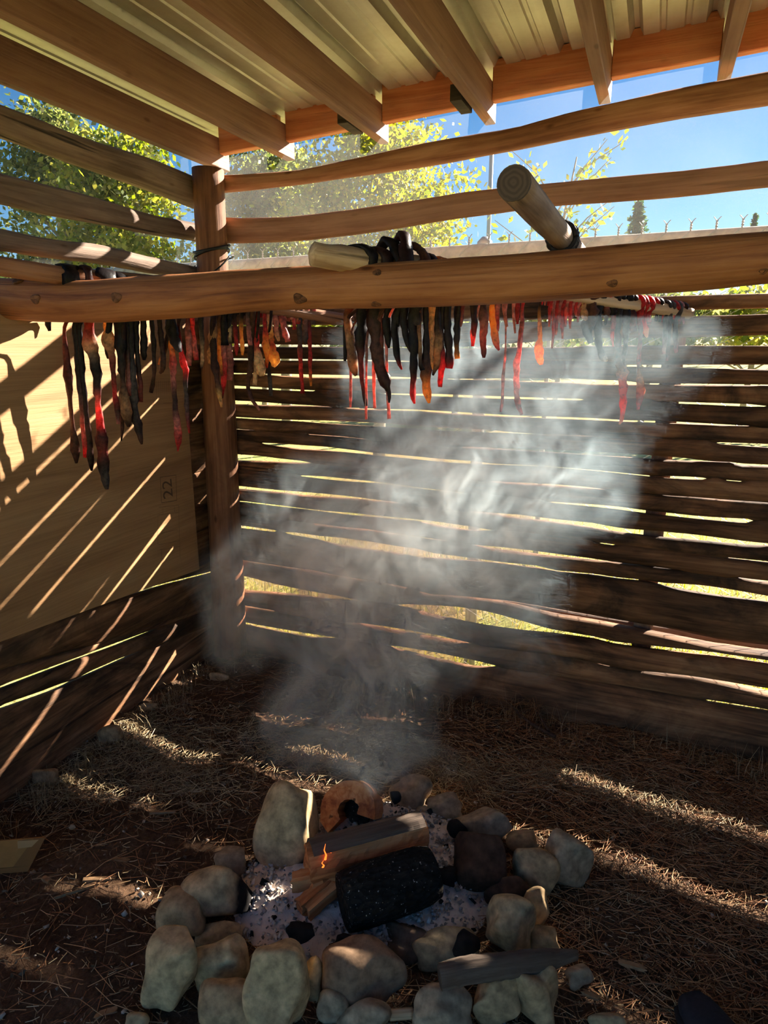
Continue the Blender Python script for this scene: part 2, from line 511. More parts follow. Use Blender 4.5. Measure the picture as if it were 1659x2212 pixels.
# upright studs outside the wall that carry the slabs (seen as dark uprights through the gaps)
for x0 in (.02, 1.3):
    V, Fc = box_verts((x0, YB + .07, -.05), (x0 + .07, YB + .15, 1.6))
    mesh_obj('stud', V, Fc, M_GREY, wall_back, [(v[2], v[0], v[1]) for v in V], smooth=False)

# ================================================================== left wall
wall_left = struct('wall_left')
XW = XL - .03
LG = [
 [(0,1363,3),(211,1302,2.5),(350,1262,1.5),(477,1230,1)],
 [(0,1445,2),(165,1401,1.2),(200,1392,0),(470,1303,0)],
 [(0,1483,5),(140,1430,4),(250,1390,5),(337,1356,1.5),(360,1347,0),(470,1308,0)],
 [(0,1525,9),(80,1498,9),(135,1477,9),(150,1471,2),(181,1456,7),(240,1430,7),(304,1403,2),(320,1397,0),(470,1340,0)],
]
YSL = np.r_[np.linspace(.1, 1.2, 8), np.linspace(1.24, 2.46, 34)]
def lgap(g):
    ys, hi, lo, op = [], [], [], []
    for (x, y, t) in g:
        a = on(x, y - t * .6, 0, XW); b = on(x, y + t * .6, 0, XW)
        ys.append(a[1]); hi.append(a[2]); lo.append(b[2]); op.append(t)
    return np.interp(YSL, ys, hi), np.interp(YSL, ys, lo), np.interp(YSL, ys, op)
LE = [lgap(g) for g in LG]
def lslab(name, top, bot, xc, b, seed, mat=None):
    n = len(YSL)
    a = np.maximum((top - bot) / 2, .008); zc = (top + bot) / 2
    rg = np.random.default_rng(seed)
    V, LC = [], []
    for i in range(n):
        cs, sn = np.cos(th), np.sin(th)
        x_ = xc + b * np.sign(cs) * np.abs(cs) ** .75 * (1 + rg.normal(0, .02, len(th)))
        z_ = zc[i] + a[i] * np.sign(sn) * np.abs(sn) ** .9
        V.append(np.stack([x_, np.full(len(th), YSL[i]), z_], 1))
        LC.append(np.stack([np.full(len(th), YSL[i]), x_ - xc, z_ + seed * .31], 1))
    return mesh_obj(name, np.concatenate(V), ring_faces(n, len(th)), mat or M_SLAB, wall_left, np.concatenate(LC))
ply_b = lambda y: np.interp(y, [on(0,1321,0,XL)[1], on(413,1236,0,XL)[1]], [on(0,1321,0,XL)[2], on(413,1236,0,XL)[2]])
for k in range(len(LE) + 1):
    top = LE[k - 1][1] + np.where(LE[k - 1][2] < .6, .012, 0) if k else ply_b(YSL) + .16
    bot = LE[k][0] - np.where(LE[k][2] < .6, .004, 0) if k < len(LE) else np.full(len(YSL), -.05)
    lslab('wall_slab', top, bot, XW + (.006 if k % 2 else -.004), .028, 200 + k)
# slabs that close the wall behind the plywood
zt = ply_b(YSL) + .155
for k in range(7):
    t2 = zt + .145
    lslab('wall_slab', np.minimum(t2, 1.63) + .012, zt - .012, XW - .012, .025, 230 + k)
    zt = t2
# plywood sheet
M_PLY, nt, b, out = newmat('plywood')
tc = nd(nt, 'ShaderNodeTexCoord').outputs['Object']
fine = noise(nt, vmul(nt, tc, (1, 3, 160)), 1.0, 4, .6, .3)
bigg = noise(nt, vmul(nt, tc, (1, .8, 7)), 1.0, 4, .55, 1.4)
c = ramp(nt, [(.25, (.32, .17, .08)), (.5, (.45, .255, .12)), (.75, (.54, .325, .16))], bigg)
c = mix(nt, .35, c, ramp(nt, [(.35, (.55, .5, .45)), (.6, (1, 1, 1))], fine), 'MULTIPLY')
nt.links.new(c, b.inputs['Base Color'])
b.inputs['Roughness'].default_value = .7
b.inputs['Specular IOR Level'].default_value = .2
bump(nt, b, fine, .35, .004)
yr = on(409, 1000, 0, XL)[1]
yl = .12
V, Fc = box_verts((XL - .004, yl, 0), (XL + .011, yr, 0))
V = [list(v) for v in V]
for i, v in enumerate(V):
    v[2] = 1.612 if i > 3 else float(ply_b(v[1]))
ply = mesh_obj('plywood_sheet', V, Fc, M_PLY, wall_left, smooth=False)
# ink stamps on the plywood
M_INK = plain('stamp_ink', (.13, .075, .045), .9)
XP = XL + .0122
def stamp_text(txt, px, py, hpx, spacing=1.0):
    cu = bpy.data.curves.new('stamp', 'FONT')
    cu.body = txt
    cu.align_x = 'CENTER'; cu.align_y = 'CENTER'
    p = on(px, py, 0, XP)
    cu.size = hpx
    cu.extrude = .0002
    cu.materials.append(M_INK)
    tmp = bpy.data.objects.new('stamp_curve', cu)
    COL.objects.link(tmp)
    dg = bpy.context.evaluated_depsgraph_get()
    me = bpy.data.meshes.new_from_object(tmp.evaluated_get(dg))
    bpy.data.objects.remove(tmp)
    o = bpy.data.objects.new('stamp', me)
    link(o, ply)
    R = Matrix(((0, 0, 1), (0, -1, 0), (1, 0, 0)))
    o.matrix_world = Matrix.Translation(Vector(p)) @ R.to_4x4()
    return o
def stamp_line(a, b, w=.0022):
    p, q = on(*a, 0, XP), on(*b, 0, XP)
    d = (q - p) / np.linalg.norm(q - p)
    nrm = np.array([0, -d[2], d[1]]) * w / 2
    o = mesh_obj('stamp', [p - nrm, q - nrm, q + nrm, p + nrm], [(0, 1, 2, 3)], M_INK, None, smooth=False)
    o.parent = ply
    return o
stamp_text('22', 363, 1056, .085)
for q in ([(346,1031),(380,1026),(382,1081),(349,1086)],):
    for i in range(4):
        stamp_line(q[i], q[(i + 1) % 4])
for a, b_ in [((343,1096),(386,1091)),((386,1091),(389,1207)),((342,1112),(386,1107)),((341,1112),(341,1177)),((342,1177),(388,1168)),((347,1152),(384,1144)),((345,1188),(388,1180)),((349,1188),(350,1212)),((352,1098),(352,1110)),((377,1094),(377,1106))]:
    stamp_line(a, b_, .0012)
for i in range(8):
    stamp_line((338 + i * 4.4, 823), (339 + i * 4.4, 862), .0010)
stamp_line((352, 871), (374, 870), .0014)
# upper poles of the left wall
band('top_pole', [(-160,165,240),(0,228,298),(100,265,335),(200,305,370),(300,335,405),(410,380,445),(440,392,455)], 0, XL, M_GREY, wall_left, 1.0, 21, n=24)
band('slat', [(-160,338,408),(0,375,440),(100,400,465),(225,432,487),(320,462,507),(420,480,522),(445,488,528)], 0, XL - .01, M_GREY, wall_left, .5, 22, n=24)
band('side_pole', [(-160,468,520),(0,495,542),(100,515,557),(220,527,572),(320,555,592),(430,578,600),(450,582,604)], 0, XL + .03, M_GREY, wall_left, 1.0, 23, n=30, rough=.1)
band('slat', [(-160,540,560),(0,556,580),(61,566,590),(143,577,600),(300,590,606),(440,608,622)], 0, XL - .05, M_GREY, wall_left, .5, 24, n=16)
# right wall (outside the frame to the right, closes the hut and keeps its light out)
wall_right = struct('wall_right')
zr = -.05
for k in range(12):
    hgt = .135 + .02 * math.sin(k * 2.3)
    tube('wall_slab', [(1.42, -.2, zr + hgt / 2), (1.42, .8, zr + hgt / 2 + .004), (1.42, 2.5, zr + hgt / 2)], hgt / 2 * 1.0, M_SLAB, wall_right, n=12, rough=.04, seed=300 + k, flat=.5)
    zr += hgt + .008

# ================================================================== corner post
post = empty('corner_post', (XL + .02, YB - .05, 0))
tag(post, 'upright peeled log post in the corner of the hut, wire tied round its neck', 'post')
b0 = on(497, 1392, 1, YB - .05); t0 = on(449, 366, 1, YB - .05)
b0[2] = -.05
pts = [b0 + (t0 - b0) * k for k in np.linspace(0, 1, 12)]
M_POSTW = wood('post_wood', (.15, .06, .03), (.29, .125, .062), (.40, .195, .10), soot=.35, rough=.7, crack=.6, knots=.7)
tube('trunk', pts, [.080, .080, .079, .077, .076, .074, .072, .070, .069, .067, .066, .065], M_POSTW, post, seg=24, n=40, rough=.03, seed=41, up=(0, 1, 0))
M_WIRE = plain('wire', (.03, .03, .032), .5, .6)
def ringwire(z, tilt, r, rad, name, sag=0):
    c = b0 + (t0 - b0) * (z / t0[2])
    P = []
    for k in range(29):
        a = 2 * np.pi * k / 28
        P.append(c + np.array([math.cos(a) * rad, math.sin(a) * rad, math.sin(a + tilt) * .02 - sag * max(0, -math.sin(a))]))
    tube(name, P, r, M_WIRE, post, seg=6, n=57)
ringwire(1.905, .4, .007, .074, 'tie_wire')
ringwire(1.885, 1.4, .005, .074, 'tie_wire')
ringwire(1.86, .9, .0035, .092, 'tie_wire', .07)

# ================================================================== roof
ceiling = struct('ceiling')
RX = [-1.87, -1.535, -1.10, -.665, -.255, .118, .52, .93, 1.34]
dz = lambda x: .045 * (x + 1.87)
ZR, RH, RT = 2.255, .122, .040
for i, x in enumerate(RX):
    z0 = ZR + dz(x)
    V, Fc = box_verts((x - RT / 2, -.25, z0), (x + RT / 2, 2.66, z0 + RH))
    o = mesh_obj('rafter', V, Fc, M_RAFT, ceiling, [(v[1], v[2], v[0]) for v in V], smooth=False)
    bevel(o, .003, 1)
def xbeam(name, x0, x1, y0, y1, zb, zt_, mat, nseg=1):
    V, Fc = box_verts((x0, y0, 0), (x1, y1, 0))
    V = [list(v) for v in V]
    for i, v in enumerate(V):
        v[2] = (zt_ if i > 3 else zb) + dz(v[0])
    o = mesh_obj(name, V, Fc, mat, ceiling, [(v[0], v[1], v[2]) for v in V], smooth=False)
    return bevel(o, .003, 1)
for i in range(len(RX) - 1):
    xbeam('fascia_board', RX[i] + RT / 2, RX[i + 1] - RT / 2, 2.585, 2.622, ZR + .055, ZR + RH + .066, M_FASC)
xbeam('purlin', -1.97, 1.5, -.1, -.01, ZR + RH, ZR + RH + .038, M_FASC)
xbeam('purlin', -1.97, 1.5, 1.25, 1.33, ZR + RH - .012, ZR + RH + .038, M_GREY)
for x in (-1.14, -.712):
    V, Fc = box_verts((x - .022, 2.36, ZR + dz(x)), (x + .018, 2.50, ZR + dz(x) + .05))
    mesh_obj('block', V, Fc, M_DARKW, ceiling, V, smooth=False)
# ribbed metal sheets
M_TIN, nt, b, out = newmat('galvanised_sheet')
tc = nd(nt, 'ShaderNodeTexCoord').outputs['Object']
sp = noise(nt, tc, 14, 5, .65)
st = noise(nt, vmul(nt, tc, (9, .7, 1)), 1.0, 4, .6, .4)
c = ramp(nt, [(.3, (.46, .435, .355)), (.55, (.57, .54, .44)), (.75, (.65, .62, .52))], st)
c = mix(nt, .3, c, ramp(nt, [(.45, (1, 1, 1)), (.75, (.6, .42, .28))], sp), 'MULTIPLY')
nt.links.new(c, b.inputs['Base Color'])
b.inputs['Metallic'].default_value = .55
b.inputs['Roughness'].default_value = .42
ZM = ZR + RH + .040
def sheet(x0, w, lift):
    prof = []
    pitch = w / 4
    for k in range(4):
        a = x0 + k * pitch
        prof += [(a, .028), (a + .016, .028), (a + .030, 0), (a + pitch * .34, 0), (a + pitch * .34 + .005, .005), (a + pitch * .34 + .018, .005), (a + pitch * .34 + .023, 0), (a + pitch * .66, 0), (a + pitch * .66 + .005, .005), (a + pitch * .66 + .018, .005), (a + pitch * .66 + .023, 0), (a + pitch - .014, 0)]
    prof += [(x0 + w, .028), (x0 + w + .016, .028), (x0 + w + .03, 0)]
    V, Fs = [], []
    ys = [-.32, .5, 1.3, 2.72]
    for y in ys:
        for (x, z) in prof:
            V.append((x, y, ZM + z + lift + dz(x)))
    n = len(prof)
    for j in range(len(ys) - 1):
        for i in range(n - 1):
            a = j * n + i
            Fs.append((a, a + 1, a + n + 1, a + n))
    o = mesh_obj('roof_sheet', V, Fs, M_TIN, ceiling, smooth=False)
    s = o.modifiers.new('thick', 'SOLIDIFY'); s.thickness = .0012
for k in range(4):
    sheet(-1.99 + k * .91, .91, .0016 * (k % 2))

# ================================================================== floor
def hfield(x, y):
    return (.012 * np.sin(3.1 * x + 1.3) * np.cos(2.7 * y + .4) + .008 * np.sin(7.3 * x - 2.1 * y) + .005 * np.sin(13 * x + 11 * y))
def grid(name, x0, x1, y0, y1, nx, ny, zf, mat, jitter=0):
    X, Y = np.meshgrid(np.linspace(x0, x1, nx), np.linspace(y0, y1, ny))
    Z = zf(X, Y)
    if jitter:
        Z = Z + RNG.normal(0, jitter, Z.shape)
    V = np.stack([X.ravel(), Y.ravel(), Z.ravel()], 1)
    I = np.arange(nx * ny).reshape(ny, nx)
    Q = np.stack([I[:-1, :-1], I[:-1, 1:], I[1:, 1:], I[1:, :-1]], -1).reshape(-1, 4)
    return big_mesh(name, V, Q, mat, smooth=True)
M_DIRT, nt, b, out = newmat('dirt')
tc = nd(nt, 'ShaderNodeTexCoord').outputs['Object']
n1 = noise(nt, tc, 3.0, 6, .65, .5)
n2 = noise(nt, tc, 60, 6, .75)
c = ramp(nt, [(.3, (.085, .046, .027)), (.5, (.155, .088, .052)), (.7, (.24, .15, .092))], n1)
c = mix(nt, .65, c, ramp(nt, [(.32, (.45, .42, .4)), (.55, (1, 1, 1)), (.75, (1.5, 1.4, 1.3))], n2), 'MULTIPLY')
nt.links.new(c, b.inputs['Base Color'])
b.inputs['Roughness'].default_value = .95
b.inputs['Specular IOR Level'].default_value = .1
bump(nt, b, n2, .9, .02)
fl = grid('floor', -2.0, 1.5, -.9, 2.56, 260, 260, lambda X, Y: hfield(X, Y) - .006, M_DIRT, .0022)
fl['kind'] = 'structure'
M_FIELD, nt, b, out = newmat('dry_grass_field')
tc = nd(nt, 'ShaderNodeTexCoord').outputs['Object']
n1 = noise(nt, tc, 1.2, 6, .7, .6)
n2 = noise(nt, tc, 18, 5, .7)
c = ramp(nt, [(.3, (.36, .27, .13)), (.48, (.42, .36, .13)), (.62, (.30, .34, .09)), (.8, (.45, .36, .20))], n1)
c = mix(nt, .7, c, ramp(nt, [(.3, (.5, .5, .45)), (.6, (1.15, 1.15, 1.1))], n2), 'MULTIPLY')
nt.links.new(c, b.inputs['Base Color'])
b.inputs['Roughness'].default_value = .95
b.inputs['Specular IOR Level'].default_value = .1
bump(nt, b, n2, .6, .03)
gr = grid('ground', -60, 60, -60, 60, 41, 41, lambda X, Y: 0 * X - .045, M_FIELD)
gr['kind'] = 'structure'

# ================================================================== drying rack: cross beam and poles
BY = 1.50
bt = [(-150,598),(0,600),(100,605),(200,605),(260,599),(330,594),(430,590),(500,584),(620,578),(700,572),(830,567),(950,560),(1080,551),(1200,541),(1300,531),(1400,521),(1500,512),(1600,505),(1659,500)]
bb_ = [(-150,685),(0,690),(100,697),(250,697),(350,690),(430,687),(500,676),(600,669),(700,667),(830,666),(1000,662),(1130,655),(1280,645),(1400,635),(1500,630),(1600,621),(1659,611)]
xs_ = np.linspace(-60, 1659, 40)
pts, rad = [], []
for x in xs_:
    a = on(x, np.interp(x, [p[0] for p in bt], [p[1] for p in bt]), 1, BY)
    c = on(x, np.interp(x, [p[0] for p in bb_], [p[1] for p in bb_]), 1, BY)
    pts.append((a + c) / 2); rad.append((a[2] - c[2]) / 2)
for e in (.4, .8, 1.2):
    pts.append(pts[39] + np.array([e, 0, .0])); rad.append(rad[39] * 1.02)
beam = tube('cross_beam', pts, rad, M_BEAM, None, seg=28, n=90, rough=.022, seed=50)
M_KNOT = wood('knot_wood', (.08, .034, .016), (.17, .068, .028), (.28, .115, .048), crack=.5, knots=0, rough=.7)
for i, (kx, ky, kr) in enumerate([(76,646,11),(251,642,12),(643,646,13),(803,656,9),(812,588,8),(1322,612,9),(1648,584,9),(20,604,10)]):
    j = int(np.argmin(np.abs(xs_ - kx)))
    cz, rz = pts[j][2], rad[j]
    pz = on(kx, ky, 1, BY - rz)[2]
    sa_ = max(-.9, min(.9, (pz - cz) / rz))
    nrm = np.array([0, -math.sqrt(1 - sa_ ** 2), sa_])
    c0 = np.array([on(kx, ky, 1, BY - rz)[0], BY, cz]) + nrm * rz
    r3 = kr * depth(c0) / F
    T1, T2 = np.array([1.0, 0, 0]), np.cross(nrm, (1, 0, 0))
    V, Fs, LC = [], [], []
    prof = [(1.25, -.004), (1.0, .0022), (.78, .0012), (.55, .0028), (.25, .0008)]
    for (q, hgt) in prof:
        for k in range(14):
            a = k / 14 * 2 * np.pi
            w_ = 1 + .12 * math.sin(3 * a + i)
            V.append(c0 + T1 * math.cos(a) * r3 * q * 1.15 * w_ + T2 * math.sin(a) * r3 * q * .8 * w_ + nrm * hgt)
            LC.append((i + q * .1, math.cos(a) * .02, math.sin(a) * .02))
    mesh_obj('knot', V, ring_faces(len(prof), 14), M_KNOT, None, LC).parent = beam
tag(beam, 'thick peeled log beam spanning the hut at head height, knotty and cracked', 'beam')

# long drying pole across the middle, a second one by the left wall, one bare pole
MPA, MPB = on(676, 549, 1, 1.40), on(1490, 677, 1, 2.40)
LPA, LPB = on(-40, 569, 1, 1.30), on(748, 691, 1, 2.40)
mp = tube('drying_pole', [MPA + (MPB - MPA) * t for t in np.linspace(0, 1, 9)], [.027, .033, .031, .026, .023, .021, .020, .019, .018], M_PALE, None, seg=18, n=60, rough=.13, seed=61, dome=.45)
tag(mp, 'pale peeled drying pole hung with meat, resting on the middle of the log beam', 'pole')
lp = tube('drying_pole', [LPA + (LPB - LPA) * t for t in np.linspace(-.1, 1.02, 9)], list(np.linspace(.027, .022, 9)), M_POLE, None, seg=16, n=30, rough=.05, seed=62)
tag(lp, 'brown drying pole hung with meat strips, nearest the plywood wall', 'pole')
RPA = CAM + ray(1110, 396) * (1.0 / F)
RPB = on(1208, 533, 1, 1.52)
RPE = RPA + (RPB - RPA) * (2.43 - RPA[1]) / (RPB[1] - RPA[1])
RPE[2] = 1.70
rp = empty('bare_pole', tuple(RPA))
tag(rp, 'bare round pole with a sawn dark end, lying on the beam towards the viewer', 'pole')
M_BARE = wood('bare_pole_wood', (.10, .06, .045), (.26, .16, .11), (.40, .27, .19), rough=.7, crack=.4, knots=.4)
shaft = tube('shaft', [RPA + (RPE - RPA) * t for t in np.linspace(0, 1, 8)], [.0265, .027, .026, .0255, .025, .0245, .024, .023], M_BARE, rp, seg=20, n=26, rough=.05, seed=63)
M_ENDG, nt, b, out = newmat('sawn_end')
tc = nd(nt, 'ShaderNodeTexCoord').outputs['Object']
wv = nd(nt, 'ShaderNodeTexWave', wave_type='RINGS', rings_direction='Y', Scale=42, Distortion=5)
nt.links.new(tc, wv.inputs['Vector'])
c = ramp(nt, [(.2, (.075, .048, .036)), (.8, (.105, .07, .052))], wv.outputs['Fac'])
nt.links.new(c, b.inputs['Base Color'])
b.inputs['Roughness'].default_value = .9
d_ = (RPE - RPA) / np.linalg.norm(RPE - RPA)
tube('sawn_end', [RPA - d_ * .003, RPA + d_ * .004], .0268, M_ENDG, rp, seg=20, n=4).parent = shaft
# dark cord round the bare pole just behind the beam
M_CORD = plain('dark_cord', (.02, .014, .014), .6)
def loop_on(name, A, B, t, rad, r, mat, parent, n=22, wob=.004, seed=0, tilt=.0, droop=0):
    c = A + (B - A) * t
    T = (B - A) / np.linalg.norm(B - A)
    X = np.cross(T, (0, 0, 1)); X /= np.linalg.norm(X)
    Z = np.cross(X, T)
    rg = np.random.default_rng(seed)
    P = []
    for k in range(n + 1):
        a = 2 * np.pi * k / n
        P.append(c + X * math.cos(a) * rad + Z * math.sin(a) * rad * (1 + (droop if math.sin(a) < 0 else 0)) + T * (math.sin(a) * tilt + rg.normal(0, wob)))
    return tube(name, P, r, mat, parent, seg=6, n=n * 2, rough=.2, seed=seed)
for k in range(3):
    loop_on('cord', RPA, RPE, .335 + .012 * k, .029, .007, M_CORD, rp, seed=70 + k).parent = shaft

# ================================================================== strips of drying meat
DK = (.030, .013, .012); BK = (.014, .010, .011); BR = (.085, .034, .022); RB = (.16, .030, .024)
RD = (.40, .030, .032); BRD = (.66, .045, .04); PK = (.46, .19, .165); TN = (.48, .27, .13); OR = (.80, .33, .06)
YL = (.80, .50, .16); GY = (.07, .055, .055); FT = (.62, .44, .26)
M_MEAT = tinted('dried_meat', rough=.45, translucent=.30, spec=.2, noise_s=70, noise_a=.55)
CN = {id(DK): 'dark'}
